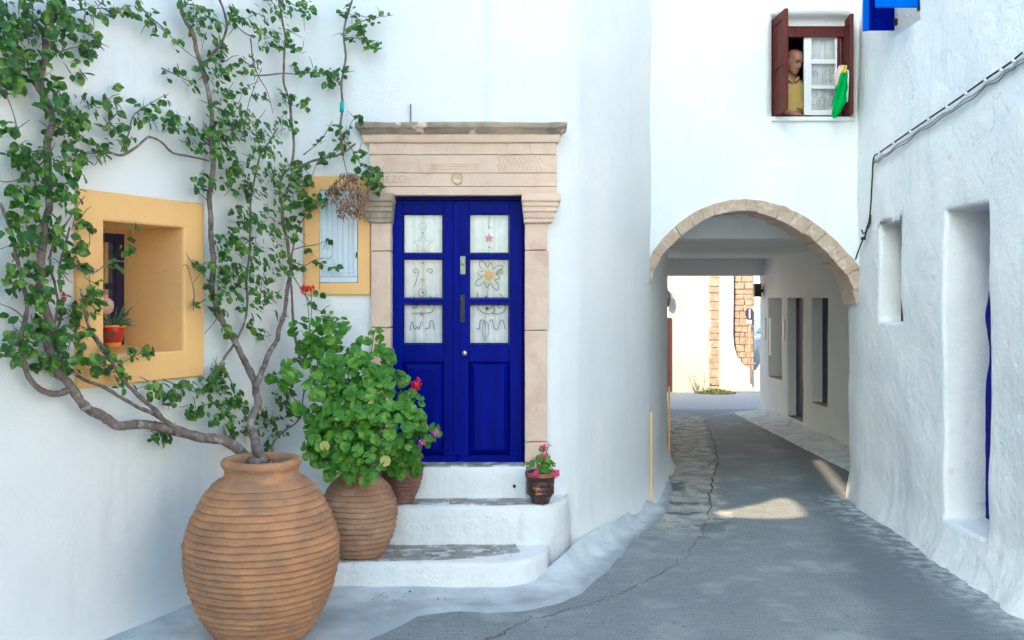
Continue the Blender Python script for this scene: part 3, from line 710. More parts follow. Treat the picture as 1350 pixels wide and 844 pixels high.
for k in range(8):
    a = k * math.pi / 4 + .2; c, s_ = math.cos, math.sin; cx_, cy_ = 644.5, 363; r1 = 21 if k % 2 else 15
    pet.append(('wire_petal', [(cx_ + 9 * c(a - .35), cy_ + 10 * s_(a - .35)), (cx_ + r1 * .8 * c(a - .22), cy_ + r1 * .85 * s_(a - .22)), (cx_ + r1 * c(a), cy_ + r1 * 1.1 * s_(a)), (cx_ + r1 * .8 * c(a + .22), cy_ + r1 * .85 * s_(a + .22)), (cx_ + 9 * c(a + .35), cy_ + 10 * s_(a + .35))], wire, True))
ornament('wire_ornament', 645, pet + [
    ('wire_stem', [(645, 284), (644, 300)], wire, False), ('wire_stem', [(644, 330), (644, 345), (643, 380), (641, 400), (640, 430), (639, 450)], wire_l, False),
    ('wire_scroll', spiral(660, 359, 5, 1.2, 2.5, 1), wire, True), ('wire_scroll', [(632, 400), (630, 406), (636, 412), (645, 414), (652, 410), (650, 404), (645, 407)], wire, True),
    ('wire_scroll', [(648, 413), (658, 414), (665, 410), (666, 403), (661, 399), (656, 404), (660, 407)], wire, True),
    ('wire_squiggle', [(628, 433), (632, 434), (633, 424), (636, 422), (639, 426), (640, 434)], wire, True), ('wire_squiggle', [(645, 424), (649, 422), (651, 432), (656, 434), (659, 424), (663, 423), (666, 434)], wire, True),
    ('wire_ring', [(639, 423), (644, 428), (644, 440), (640, 446), (636, 440), (636, 428), (639, 423)], wire_l, True), ('wire_hook', [(630, 385), (629, 392)], wire, False), ('wire_hook', [(660, 388), (664, 394)], wire, False)],
    [('felt_motif', (644.5, 314, .040), pinkm, 'star'), ('bead', (645, 300, .007), wire, 'b'), ('bead', (645, 326, .010), greenb, 'b'), ('felt_flower', (644.5, 363, .060), orangem, 'flower'), ('bead', (641, 391, .010), wire, 'b'), ('bead', (642, 407, .014), dark, 'b')],
    'wire hanging with solid mauve star and orange flower in the right door leaf')

# ---- steps
def step_block(name, front, z0, z1, back=8.1, rough=.012, rad=.035, m=plaster_rough):
    """front: plan polyline; block from z0 to z1 with rounded nosing"""
    P = front; V = []; Fc = []; n = len(P)
    prof = [(0, z0), (0, z0 + (z1 - z0) * .35), (0, z0 + (z1 - z0) * .7), (0, z1 - rad), (rad * .3, z1 - rad * .3), (rad, z1)]
    K = len(prof) + 1
    for i, p in enumerate(P):
        t = (P[min(i + 1, n - 1)] - P[max(0, i - 1)]).normalized(); nr = Vector((-t.y, t.x))
        for k, (d, z) in enumerate(prof):
            q = Vector((p.x + nr.x * d, p.y + nr.y * d, z)); e = rough * (noise.noise(q * 2.5) + .4 * noise.noise(q * 8))
            V.append((q.x - nr.x * e, q.y - nr.y * e, z + (e * .35 if k > 2 else 0)))
        V.append((p.x, back, z1) if p.y < back - .15 else (p.x, back, z1))
    for i in range(n - 1):
        for k in range(K - 1): q = i * K + k; Fc.append((q, q + K, q + K + 1, q + 1))
    return V, Fc
def curve_front(xl, yf, xr, xc, yend, n=26):
    P = [Vector((xl + (xc - xl) * i / n, yf)) for i in range(n)]
    for i in range(13):
        a = math.pi / 2 * i / 12; P.append(Vector((xc + (xr - xc) * math.sin(a), yf + (yend - yf) * (1 - math.cos(a)))))
    return P
steps = thing('doorsteps', (-.4, 7.3, 0), 'three whitewashed steps with grey stone treads below the blue door', 'steps')
obj('step', *step_block('step', curve_front(-2.1, 7.06, .30, -.12, 7.62), -.02, .205, rough=.02), plaster_rough, steps, True)
obj('step', *step_block('step', curve_front(-2.0, 7.56, .47, .12, 7.97), -.02, .505, rough=.022), plaster_rough, steps, True)
obj('sill_step', *step_block('step', [Vector((-1.0 + 1.11 * i / 12, 7.83)) for i in range(13)], .45, .757, rough=.006, rad=.02), plaster, steps, True)
V, Fc = lathe([(.012, 0), (.010, -.004), (.003, -.004)], 12); obj('drain_hole', [(P3(678, 641, 7.82).x + v[0], 7.818 + v[2] * .2, P3(678, 641, 7.82).z + v[1] * 1.2) for v in V], Fc, dark, steps)
def slabs(zt, xs, y0, y1, curve=0, seed=0):
    r = random.Random(seed)
    xs = [[x + r.uniform(-.07, .07), x + r.uniform(-.07, .07)] for x in xs]; ys = [y0 + r.uniform(-.02, .015) + curve * max(0, x[0] + .5) ** 1.5 for x in xs]
    for q, (a, b) in enumerate(zip(xs, xs[1:])):
        z = zt + r.uniform(.002, .006)
        P = [(a[0] + .001, ys[q]), (b[0] - .001, ys[q + 1]), (b[1] - .001, y1 + .01), (a[1] + .001, y1 + .01)]
        V = [(x, y, zt - .02) for x, y in P] + [(x, y, z) for x, y in P]
        objbm('tread_slab', hex_bm(V, .003, 2, 0, 4, .004), slab, steps)
slabs(.507, [-1.5, -1.08, -.535, .22], 7.60, 7.825, seed=2)
slabs(.207, [-1.6, -1.2, -.84, -.55, -.22, .06], 7.11, 7.545, curve=.55, seed=4)
B('sill_slab', -.98, .10, 7.845, 8.03, .745, .768, slab, steps, .006, cuts=2, nz=.002)

# painted corner stripes and pipes on the house corner
def vpipe(name, x, y, z0, z1, r, m, lab, cat, par=None):
    V, Fc = tube([Vector((x, y, z0 + (z1 - z0) * i / 6)) for i in range(7)], r, 8)
    o = obj(name, V, Fc, m, par, True)
    if lab: tag(o, lab, cat)
    return o
vpipe('pipe', 1.372, 9.72, 0.02, .98, .010, ochre, 'thin ochre pipe up the curved corner where the lane enters the arch', 'pipe')
vpipe('pipe', 1.955, 12.27, 0.02, 1.0, .013, ochre, 'thin ochre pipe on the far corner of the left passage wall', 'pipe')

# ------------------------------------------------------------------ archway building
arch = thing('archway_building', (2.4, 10, 0), 'white building bridging the lane over a round stone arch', 'building')
AY = 10.0; AK = F / AY
aX = lambda px: (px - CX) / AK
aZ = lambda py: CAMZ - (py - HZ) / AK
ext = [(851, 372), (852, 352), (862, 330), (880, 308), (903, 288), (930, 273), (960, 264.5), (990, 263), (1022, 269), (1052, 281), (1080, 299), (1104, 320), (1124, 341), (1137, 362), (1140, 400)]
itr = [(858, 374), (859, 362), (868, 343), (886, 321), (908, 302), (933, 287.5), (961, 279), (990, 278), (1018, 285), (1045, 297), (1070, 314), (1092, 333), (1110, 352), (1124, 372), (1131, 400)]
EX = catmull([Vector((aX(a), AY, aZ(b))) for a, b in ext], 8); IN = catmull([Vector((aX(a), AY, aZ(b))) for a, b in itr], 8)
def facade():
    bm = bmesh.new()
    # columns: x from 1.30 to 3.62; bottom follows arch centreline between ext and intrados
    mid = [(a + b) / 2 for a, b in zip(EX, IN)]
    def zb(x):
        if x <= mid[0].x: return 1.9
        for a, b in zip(mid, mid[1:]):
            if a.x <= x <= b.x and b.x > a.x: return a.z + (b.z - a.z) * (x - a.x) / (b.x - a.x)
        return 1.6
    wx0, wx1, wz0, wz1 = aX(1017.5), aX(1125), aZ(156), aZ(20)
    xs = breaks(1.25, 3.66, .07, [wx0, wx1]); zr = breaks(wz0 - .25, 5.6, .09, [wz0, wz1]) + [5.8]
    rows = []
    for x in xs:
        b0 = zb(x); t0 = wz0 - .25
        c = [b0 + (t0 - b0) * k / 10 for k in range(10)] + zr
        rows.append([bm.verts.new((x, AY - .012 * noise.noise(Vector((x, 1, z)) * 1.3) - .005 * noise.noise(Vector((x, 1, z)) * 5), z)) for z in c])
    hv = []
    for i in range(len(xs) - 1):
        for j in range(len(rows[0]) - 1):
            xm = (xs[i] + xs[i + 1]) / 2; zm_ = (rows[i][j].co.z + rows[i][j + 1].co.z) / 2
            if wx0 < xm < wx1 and j >= 10 and wz0 < zm_ < wz1: continue
            bm.faces.new((rows[i][j], rows[i + 1][j], rows[i + 1][j + 1], rows[i][j + 1]))
    eg = [e for e in bm.edges if len(e.link_faces) == 1 and all(wx0 - .01 < v.co.x < wx1 + .01 and wz0 - .01 < v.co.z < wz1 + .01 for v in e.verts)]
    ex = bmesh.ops.extrude_edge_only(bm, edges=eg)
    bmesh.ops.translate(bm, vec=(0, .22, 0), verts=[v for v in ex['geom'] if isinstance(v, bmesh.types.BMVert)])
    bmesh.ops.bevel(bm, geom=[e for e in eg if e.is_valid], offset=.01, segments=2, affect='EDGES')
    objbm('wall', bm, plaster, arch, smooth=True)
    return wx0, wx1, wz0, wz1
WX0, WX1, WZ0, WZ1 = facade()
def voussoirs():
    def arclen(P): 
        L = [0]
        for a, b in zip(P, P[1:]): L.append(L[-1] + (b - a).length)
        return L
    LE, LI = arclen(EX), arclen(IN)
    def at(P, L, t):
        q = t * L[-1]; i = min(len(P) - 2, max(0, int(np.searchsorted(L, q, side='right')) - 1)); return P[i].lerp(P[i + 1], (q - L[i]) / max(1e-9, L[i + 1] - L[i]))
    r = random.Random(3); cuts = [0]
    while cuts[-1] < 1: cuts.append(cuts[-1] + r.uniform(.040, .066))
    cuts[-1] = 1.0
    for q, (a, b) in enumerate(zip(cuts, cuts[1:])):
        g = .0006
        rough = 1 if a > .5 else .35
        y0 = AY - .018 - r.uniform(0, .015); y1 = AY + .40; drop = r.uniform(0, .03) * rough
        A, Bb = at(EX, LE, a + g), at(EX, LE, b - g); C, D = at(IN, LI, b - g), at(IN, LI, a + g)
        cn = (C + D) / 2; ce = (A + Bb) / 2; inw = (cn - ce).normalized()
        C = C + inw * drop; D = D + inw * drop
        pts = []
        for yy in (y0, y1): pts += [(D.x, yy, D.z), (C.x, yy, C.z), (Bb.x, yy, Bb.z), (A.x, yy, A.z)]
        bm = hex_bm([pts[0], pts[1], pts[5], pts[4], pts[3], pts[2], pts[6], pts[7]], .006, 2, .003, 3, .009 * rough + .003)
        objbm('arch_stone', bm, archstone, arch)
    # mortar behind joints
    V = []; Fc = []
    N = 60
    for i in range(N + 1):
        a, b = at(EX, LE, i / N), at(IN, LI, i / N); b2 = b.lerp(a, .12); a2 = a.lerp(b, .08)
        V += [(a2.x, AY - .006, a2.z), (b2.x, AY - .006, b2.z), (b2.x, AY + .41, b2.z), (a2.x, AY + .41, a2.z)]
    for i in range(N):
        for k in range(3): q = i * 4 + k; Fc.append((q, q + 1, q + 5, q + 4))
    obj('arch_mortar', V, Fc, mat('mortar', (.30, .27, .24), (.22, .2, .18), 20, .95, .008, 40), arch)
voussoirs()
# ceiling, beams, roof and inner walls
def slabq(name, x0, x1, y0, y1, z0, z1, m=plaster, p=None): return MB().box(x0, x1, y0, y1, z0, z1).obj(name, m, p or arch)
grey_pl = mat('passage_plaster', (.80, .79, .76), (.72, .72, .70), 1.2, .85, .01, 6, bump2=.001, bs2=90)
slabq('ceiling', 1.2, 5.0, 10.41, 11.5, 3.02, 3.25)
slabq('ceiling', 1.2, 5.0, 11.5, 17.6, 2.80, 2.94, grey_pl)
slabq('beam', 1.2, 5.0, 11.44, 11.499, 2.79, 3.1); slabq('beam', 1.2, 4.62, 17.6, 17.95, 2.50, 2.94)
# back of the front wall above the arch
def back_wall():
    V = []; Fc = []; N = 60
    for i in range(0, len(IN), 4):
        p = IN[i]; V += [(p.x, 10.40, p.z + .06), (p.x, 10.40, 3.25)]
    for i in range(len(V) // 2 - 1): Fc.append((2 * i, 2 * i + 2, 2 * i + 3, 2 * i + 1))
    obj('inner_face', V, Fc, plaster, arch)
back_wall()
plP = Plan([Vector((4.5, 10.43)), Vector((4.5, 17.95)), Vector((8.5, 17.95))], -1)
wall('passage_wall', plP, -.1, 2.93, grey_pl, arch, holes=[(17.3 - 10.43 - .85, 17.3 - 10.43, .72, 2.10, .32, True), (16.1 - 10.43 - .85, 16.1 - 10.43, .17, 2.10, .30), (14.8 - 10.43 - .72, 14.8 - 10.43, .53, 2.10, .30)], amp=.012, bevel=.012, zfine=2.93)
B('door', 4.64, 4.70, 15.24, 16.11, .15, 2.12, navy, arch, .006)
B('window', 4.66, 4.70, 14.06, 14.82, .51, 2.12, navy, arch, .006)
for y0, y1, z in ((16.45, 17.3, .72), (14.08, 14.8, .53), (15.25, 16.1, .17)):
    B('window_sill' if z > .3 else 'threshold', 4.51, 4.80, y0 + .01, y1 - .01, z - .02, z + .012, sandstone_d, arch, .005)
for y, z0, z1 in ((17.55, 1.35, 1.75), (17.15, 1.1, 1.75), (16.30, 1.4, 1.75)):
    B('plaque', 4.485, 4.50, y - .06, y + .06, z0, z1, white_wood, arch, .003)
# skirting kerb in passage
V = []; Fc = []
for i in range(40):
    y = 10.45 + i * 7.5 / 39; e = .02 * noise.noise(Vector((y * 2, 0, 0)))
    V += [(4.14 + e - .006 * y, y, -.01), (4.18 + e - .006 * y, y, .035), (4.44, y, .06), (4.52, y, .17)]
    if i:
        for k in range(3): q = (i - 1) * 4 + k; Fc.append((q, q + 1, q + 5, q + 4))
obj('kerb', V, Fc, stain_rough, arch, True)
slabq('upper_roof', 1.3, 8.5, 10.05, 12.8, 5.8, 5.9)
slabq('upper_back_wall', 1.3, 8.5, 12.7, 12.8, 2.94, 5.8); slabq('upper_side_wall', 1.3, 1.4, 10.02, 12.7, 2.94, 5.8)
slabq('east_wall', 3.6, 4.6, 10.30, 10.42, -.1, 5.8)
slabq('west_shade_block', -3, 1.199, 12.81, 17.95, -.1, 2.94); slabq('floor', 2.2, 4.2, 10.3, 12.6, 3.25, 3.35, dark); slabq('room_wall', 2.3, 4.2, 11.2, 11.3, 3.36, 5.7, dark); slabq('room_wall', 2.2, 2.3, 10.26, 11.3, 3.36, 5.7, dark); slabq('room_wall', 3.9, 4.0, 10.45, 11.19, 3.36, 5.7, dark); slabq('room_ceiling', 2.3, 3.89, 10.26, 11.19, 5.3, 5.4, dark)  # unseen west block added to shade the far street; near-black room paints in shade
# conduits on the facade beside the corner
vpipe('conduit', 3.56, AY - .02, 2.75, 5.4, .008, plaster, 'thin whitewashed conduit down the corner right of the upper window', 'pipe')
vpipe('conduit', 3.455 + .16, AY - .03, 3.3, 4.5, .010, pinkm if False else plaster, 'second thin conduit in the corner between facade and right wall', 'pipe')

# upper window
def upper_window():
    f = brown; y = AY + .12
    w_ = bpy.data.objects.new('window', None); COL.objects.link(w_); w_.parent = arch; w_.location = Vector(((WX0 + WX1) / 2, y, WZ0)) - wloc(arch); w_['label'] = 'open window with brown frame and white casement'
    B('frame', WX0 + .005, WX0 + .05, y, y + .07, WZ0 + .01, WZ1 - .06, f, w_); B('frame', WX1 - .055, WX1 - .005, y, y + .07, WZ0 + .01, WZ1 - .06, f, w_)
    B('frame', WX0 + .005, WX1 - .005, y - .004, y + .07, WZ1 - .19, WZ1 - .085, f, w_); B('lintel', WX0 - .02, WX1 + .02, y - .02, y + .09, WZ1 - .084, WZ1 + .03, grey_pl, w_); B('frame', WX0 + .051, WX1 - .056, y, y + .07, WZ0 + .01, WZ0 + .05, f, w_)
    B('sill', WX0 - .01, WX1 + .01, AY - .03, y + .08, WZ0 - .03, WZ0 + .012, white_wood, w_, .006)
    # white casement
    cy = y + .02; a = lambda px: (px - CX) / (F / cy); z = lambda py: CAMZ - (py - HZ) / (F / cy)
    x0, x1, p0, p1 = a(1060), a(1109), a(1070), a(1101)
    B('casement_stile', x0, p0, cy, cy + .035, z(152), z(42), white_wood, w_, .003); B('casement_stile', p1, x1, cy, cy + .035, z(152), z(42), white_wood, w_, .003)
    for u, v in ((42, 50), (78, 84), (112, 117), (145, 152)): B('casement_rail', p0 + .001, p1 - .001, cy + .002, cy + .034, z(v), z(u), white_wood, w_, .002)
    for u, v in ((50, 78), (84, 112), (117, 145)): B('pane', p0, p1, cy + .015, cy + .018, z(v), z(u), glass, w_, 0)
    obj('lace_curtain', *cloth_sheet(p0 - .01, p1 + .01, cy + .06, z(147), z(48), .006, 4, 40, 6, 3), curtain_m, w_, True)
    lc = MB(); q = lambda u, v: Vector((a(u), cy + .045, z(v)))
    def st(pts): lc.add(*tube(catmull([q(*t) for t in pts], 4), .0035, 4))
    st([(1086, 84), (1086, 98), (1086, 112)]); st([(1086, 117), (1086, 130)]); st(circ(1093, 94, 3.2)); st(circ(1077, 96, 3.2)); st([(1090, 106), (1094, 104), (1098, 106)])
    st([(1086, 141), (1078, 134), (1086, 127), (1094, 134), (1086, 141)]); st([(1086, 138), (1082, 133), (1086, 132), (1090, 133), (1086, 138)])
    st(spiral(1095, 122, 4, 1, 0)); st(spiral(1077, 123, 3.5, 1, 3, -1)); st([(1070, 136), (1076, 137), (1080, 140)]); st([(1101, 136), (1096, 137), (1092, 140)]); st([(1071, 144), (1086, 143), (1100, 144)])
    lc.obj('lace_pattern', lace_m, w_)
    # left shutter swung out, with raised panels
    def leaf(name, hx, hy, tx, ty, lab, glassy=False):
        s = bpy.data.objects.new(name, None); COL.objects.link(s); s.parent = arch; s.location = Vector((hx, hy, WZ0)) - wloc(arch); s['label'] = lab
        u = Vector((tx - hx, ty - hy, 0)); L_ = u.length; u /= L_; n_ = Vector((u.y, -u.x, 0))
        def bb(nm, a0, a1, c0, c1, z0, z1, m):
            pts = []
            for zz in (z0, z1):
                for (aa, cc) in ((a0, c0), (a1, c0), (a1, c1), (a0, c1)): p_ = Vector((hx, hy, zz)) + u * aa + n_ * cc; pts.append(p_)
            return objbm(nm, hex_bm(pts, .004, 2), m, s)
        zA, zB = WZ0 + .02, WZ1 - .03
        bb('stile', 0, .06, -.018, .018, zA, zB, brown); bb('stile', L_ - .06, L_, -.018, .018, zA, zB, brown)
        for z0, z1 in ((zA, zA + .09), ((zA + zB) / 2 - .04, (zA + zB) / 2 + .04), (zB - .09, zB)): bb('rail', .061, L_ - .061, -.017, .017, z0, z1, brown)
        for z0, z1 in ((zA + .091, (zA + zB) / 2 - .041), ((zA + zB) / 2 + .041, zB - .091)): bb('pane' if glassy else 'panel', .061, L_ - .061, -.002 if glassy else -.009, .002 if glassy else .009, z0, z1, glass if glassy else brown)
    leaf('shutter', WX0 + .035, AY + .08, P3(1037, 90, 9.66).x, 9.66, 'left brown shutter swung outward')
    leaf('shutter', WX1 - .035, AY + .10, P3(1123, 90, 9.84).x, 9.84, 'right brown shutter swung outward')
    leaf('inner_casement', WX1 - .10, AY + .13, WX1 - .12, AY + .55, 'brown glazed casement swung inward', True)
upper_window()

# ------------------------------------------------------------------ right-hand building
plR = Plan([Vector((4.6, 10.44)), Vector((3.56, 10.43)), Vector((3.55, 10.40)), Vector((3.50, 9.9)), Vector((3.50, 6.5)), Vector((3.46, 4)), Vector((3.5, -3.0))], 1)
plR.p = fillet(plR.p, [0, .02, .02, .05, .2, .2, 0], 4); plR = Plan(plR.p, 1)
rb = thing('right_house', (3.6, 7, 0), 'rough whitewashed building along the right side of the lane', 'building')
def rs(Y): # s for given Y on long side
    lo, hi = 1.1, plR.L
    for _ in range(40):
        mm = (lo + hi) / 2
        if plR.at(mm).y > Y: lo = mm
        else: hi = mm
    return lo
def rflare(x, y, z):
    f = .16 * max(0, 1 - z / .42) ** 1.6 * (.35 + .65 * sm((9.6 - y) / 2.5)) if y < 9.9 else .04 * max(0, 1 - z / .3)
    f += .03 * noise.noise(Vector((x, y, z)) * 2.1) * max(0, 1 - z / 2.2) + (.05 * noise.noise(Vector((x, y, z * 2.5)) * 4.6) + .04 * noise.noise(Vector((x, y, z)) * 12)) * max(0, 1 - z / .5) * sm((9.8 - y) / 2)
    return f
RH = [(rs(9.38), rs(8.89), 1.88, 2.79, .28), (rs(7.98), rs(7.25), .32, 2.80, .42), (rs(9.02), rs(8.47), 4.5, 5.45, .25)]
wall('wall', plR, -.12, 6.4, plaster_rough, rb, holes=RH, amp=.022, step=.07, flare=rflare, bevel=.035)
obj('roof', [(3.4, -3, 6.4), (9, -3, 6.4), (9, 10.42, 6.4), (3.4, 10.42, 6.4)], [(0, 1, 2, 3)], plaster, rb)
slabq('rear_wall', 8.9, 9, -3, 10.42, 0, 6.4, plaster, rb)
B('window', 3.70, 3.75, 8.85, 9.42, 1.85, 2.83, brown, rb, .004)
def wavy_door():
    V = []; Fc = []; n = 60
    for i in range(n + 1):
        z = .30 + 2.55 * i / n; e = .006 * noise.noise(Vector((0, 0, z * 6))) + .004 * noise.noise(Vector((3, 0, z * 22)))
        xx = 3.866 - .036 * math.exp(-((z - 1.95) / .16) ** 2) - .034 * (1 - sm((z - 1.35) / .3)); V += [(xx + e, 7.2, z), (xx + e, 8.05, z), (3.96, 8.05, z), (3.96, 7.2, z)]
        if i:
            for k in range(4): q = (i - 1) * 4; Fc.append((q + k, q + (k + 1) % 4, q + 4 + (k + 1) % 4, q + 4 + k))
    obj('door', V, Fc, blue, rb)
    # strip of painted frame round the near jamb
    V = []; Fc = []
    for i in range(n + 1):
        z = .33 + 2.2 * i / n; wd = .006 + .050 * math.exp(-((z - 1.86) / .16) ** 2) + .045 * (1 - sm((z - 1.25) / .35)) + .004 * noise.noise(Vector((5, 0, z * 20)))
        yy = 7.262
        V += [(3.555, yy + wd * .5, z), (3.56, yy, z), (3.80, yy, z), (3.80, yy + .03, z)]
        if i:
            for k in range(3): q = (i - 1) * 4; Fc.append((q + k, q + 1 + k, q + 5 + k, q + 4 + k))
    obj('door_frame', V, Fc, blue_d, rb)
wavy_door()
# blue shutters of the window high on the right wall
def blue_shutter(Y, x_in, zb, zt, m1, m2, lab):
    s = bpy.data.objects.new('shutter', None); COL.objects.link(s); s.parent = rb; s.location = Vector((3.5, Y, zb)) - wloc(rb); s['label'] = lab
    B('panel', x_in + .05, 3.485, Y, Y + .022, zb + .004, zt, m1, s, .003)
    B('edge_board', x_in, x_in + .049, Y - .012, Y + .03, zb, zt, m2, s, .004)
    B('ledge', x_in + .055, 3.48, Y - .015, Y - .001, zb + .45, zb + .52, m1, s, .003)
    B('hinge', 3.475, 3.51, Y - .01, Y + .03, zb + .05, zb + .11, iron, s, .003)
blue_shutter(8.98, 3.20, 4.535, 5.45, blue, blue_skylit, 'deep blue open shutter nearer the corner')
bs = bpy.data.objects.new('shutter', None); COL.objects.link(bs); bs.parent = rb; bs.location = Vector((3.5, 8.47, 4.6)) - wloc(rb); bs['label'] = 'open blue shutter coloured lighter as if skylit, its underside showing'
Vq = [Vector(v) for v in ((3.11, 8.42, 4.585), (3.49, 8.47, 4.60), (3.49, 8.50, 4.60), (3.11, 8.45, 4.585))]
objbm('panel', hex_bm(Vq + [v + Vector((0, 0, .85)) for v in Vq], .004), blue_skylit, bs)
B('stile', 3.49, 3.515, 8.44, 8.50, 4.57, 5.45, iron, bs, .003)

# cables
def cables():
    t = thing('cable', (3.47, 8, 3.6), 'black and grey cable bundle strung up the right wall with ties', 'cable')
    def q(px, py, off=.035):
        k = (px - CX) / F; Y = 3.5 / k; Y = Y * (1 - off / 3.5); return P3(px, py, Y)
    pts = [(1143, 300), (1146, 290), (1148, 270), (1150, 235), (1152, 208), (1160, 201), (1190, 180), (1225, 156), (1262, 131), (1300, 104), (1330, 84), (1352, 66), (1400, 30)]
    P = catmull([q(*p) for p in pts], 6); V, Fc = tube(P, .008, 6); obj('cable_strand', V, Fc, iron, t, True)
    pts2 = [(1152, 213), (1162, 207), (1190, 187), (1225, 163), (1262, 139), (1300, 112), (1330, 91), (1352, 75), (1400, 40)]
    P2 = [p + Vector((0, 0, .008 * math.sin(i * 1.3))) for i, p in enumerate(catmull([q(*p) for p in pts2], 6))]; V, Fc = tube(P2, .008, 6); obj('cable_strand', V, Fc, mat('grey_sheath', (.45, .47, .5), (.3, .3, .33), 40, .6), t, True)
    P3_ = [p + Vector((0, 0, -.022 + .006 * math.sin(i * .9))) for i, p in enumerate(P2)]; V, Fc = tube(P3_, .005, 5); obj('cable_strand', V, Fc, wire, t, True)
    for i in range(30, len(P) - 1, 4):
        p = P[i]; d = (P[i + 1] - P[i - 1]).normalized(); V, Fc = tube([p - d * .012 + Vector((0, 0, -.010)), p + d * .012 + Vector((0, 0, -.010))], .015, 8); obj('cable_tie', V, Fc, plaster, t, True)
    for pp in ([(1143, 300), (1141, 306), (1138, 308), (1136, 303)], [(1148, 283), (1147, 296), (1143, 303), (1140, 314)], [(1139, 312), (1132, 330), (1128, 342)]):
        V, Fc = tube(catmull([q(*p) for p in pp], 5), .008, 6); obj('cable_strand', V, Fc, iron, t, True)
    B('cable_clip', q(1138, 314).x - .02, q(1138, 314).x + .02, q(1138, 314).y - .02, q(1138, 314).y + .02, q(1138, 314).z - .02, q(1138, 314).z + .01, iron, t)
cables()
# wrought lamp box at passage end
lb = thing('wall_lamp', (4.42, 17.7, 2.2), 'small dark box lamp at the far right end of the passage', 'lamp')
B('housing', 4.34, 4.46, 17.62, 17.74, 2.12, 2.36, iron, lb, .006); B('bracket', 4.461, 4.51, 17.66, 17.70, 2.2, 2.26, iron, lb, .003)

# ------------------------------------------------------------------ beyond the passage
FY = 22.0
far = thing('cream_house', (3.5, FY, 0), 'sunlit cream house with orange corner stones beyond the passage', 'house')
fX = lambda px, Y=FY: (px - CX) / F * Y
fZ = lambda py, Y=FY: CAMZ - (py - HZ) / F * Y
MB().box(-4, fX(949), FY, FY + 5, -.1, 5.2).obj('wall', plaster_cream, far)
z = fZ(508); i = 0
r_ = random.Random(5)
while z < 3.6:
    hgt = r_.uniform(.13, .2); wl = r_.uniform(0, .05)
    B('quoin_stone', fX(937) - wl, fX(949) + .01, FY - .03 - r_.uniform(0, .015), FY + .1, z, z + hgt - .008, quoin, far, .012, jit=.006); z += hgt
B('door', fX(872), fX(885), FY - .04, FY + .02, .02, fZ(419), dred, far, .005)
far2 = thing('white_buttress', (4.8, FY, 0), 'white plastered pier flaring into a sloping base left of the road sign', 'wall')
def buttress():
    prof = [(949, 355), (967, 355), (967, 400), (966.5, 440), (968, 458), (972, 470), (979, 480), (988, 486), (997, 489), (1003, 484), (1010, 476), (1030, 470), (1030, 522), (990, 522), (949, 522)]
    P = [(fX(a, FY - .1), fZ(b, FY - .1)) for a, b in prof]; P = [(x, max(z_, -.02)) for x, z_ in P]
    n = len(P); V = [(x, FY - .1, z_) for x, z_ in P] + [(x, FY + .5, z_) for x, z_ in P]
    tri = geometry.tessellate_polygon([[Vector((x, z_, 0)) for x, z_ in P]])
    Fc = [tuple(t) for t in tri] + [tuple(i + n for i in t[::-1]) for t in tri] + [(i, (i + 1) % n, (i + 1) % n + n, i + n) for i in range(n)]
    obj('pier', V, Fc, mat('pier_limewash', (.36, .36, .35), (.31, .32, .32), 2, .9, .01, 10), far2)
    B('slot', fX(957.5), fX(960.5), FY - .112, FY - .09, fZ(437), fZ(396), slab, far2, .002)
buttress()
far3 = thing('stone_wall', (5.2, 22.2, 0), 'sunlit orange-brown rough stone wall behind the road sign', 'wall')
MB().box(fX(964, 22.2), fX(991, 22.2), 22.04, 23.2, 0, 5).obj('core', mat('stone_mortar', (.5, .38, .28), None), far3)
z = .2; r_ = random.Random(9)
while z < 3.6:
    hgt = r_.uniform(.11, .17); x = fX(965, 22.2)
    while x < fX(990, 22.2):
        wd = min(r_.uniform(.12, .26), fX(992, 22.2) - x)
        if wd > .03: B('stone', x, x + wd - .008, 22.03 - .03 - r_.uniform(0, .02), 22.15, z, z + hgt - .008, quoin, far3, .012, seg=1, jit=.008)
        x += wd
    z += hgt
# white backdrop houses
MB().box(5.3, 12, 31, 36, 0, 6.5).obj('w', plaster, None)
o = bpy.data.objects['w']; o.name = 'white_house'; tag(o, 'distant white house filling the gap right of the stone wall', 'house')
# road sign
sg = thing('road_sign', (fX(988, 21.8), 21.8, .2), 'round dark road sign with a white vertical bar on a thin pole', 'sign')
V, Fc = tube([Vector((fX(990, 21.8), 21.8, .2)), Vector((fX(988, 21.8), 21.8, fZ(406, 21.8)))], .018, 8); obj('pole', V, Fc, mat('rust_pole', (.25, .16, .1), None, rough=.6), sg, True)
V, Fc = lathe([(.001, -.008), (.125, -.008), (.125, .008), (.001, .008)], 28); c = (fX(988, 21.75), 21.75, fZ(413.5, 21.75)); V = [(c[0] + v[0] * .72, c[1] + v[2], c[2] + v[1]) for v in V]
obj('sign_disc', V, Fc, mat('sign_navy', (.02, .025, .05), None, rough=.4), sg)
MB().box(c[0] - .012, c[0] + .012, 21.73, 21.739, c[2] - .105, c[2] + .105).obj('white_bar', white_wood, sg)
MB().box(c[0] - .05, c[0] + .05, 21.77, 21.785, c[2] - .22, c[2] - .15).obj('sign_plate', white_wood, sg)
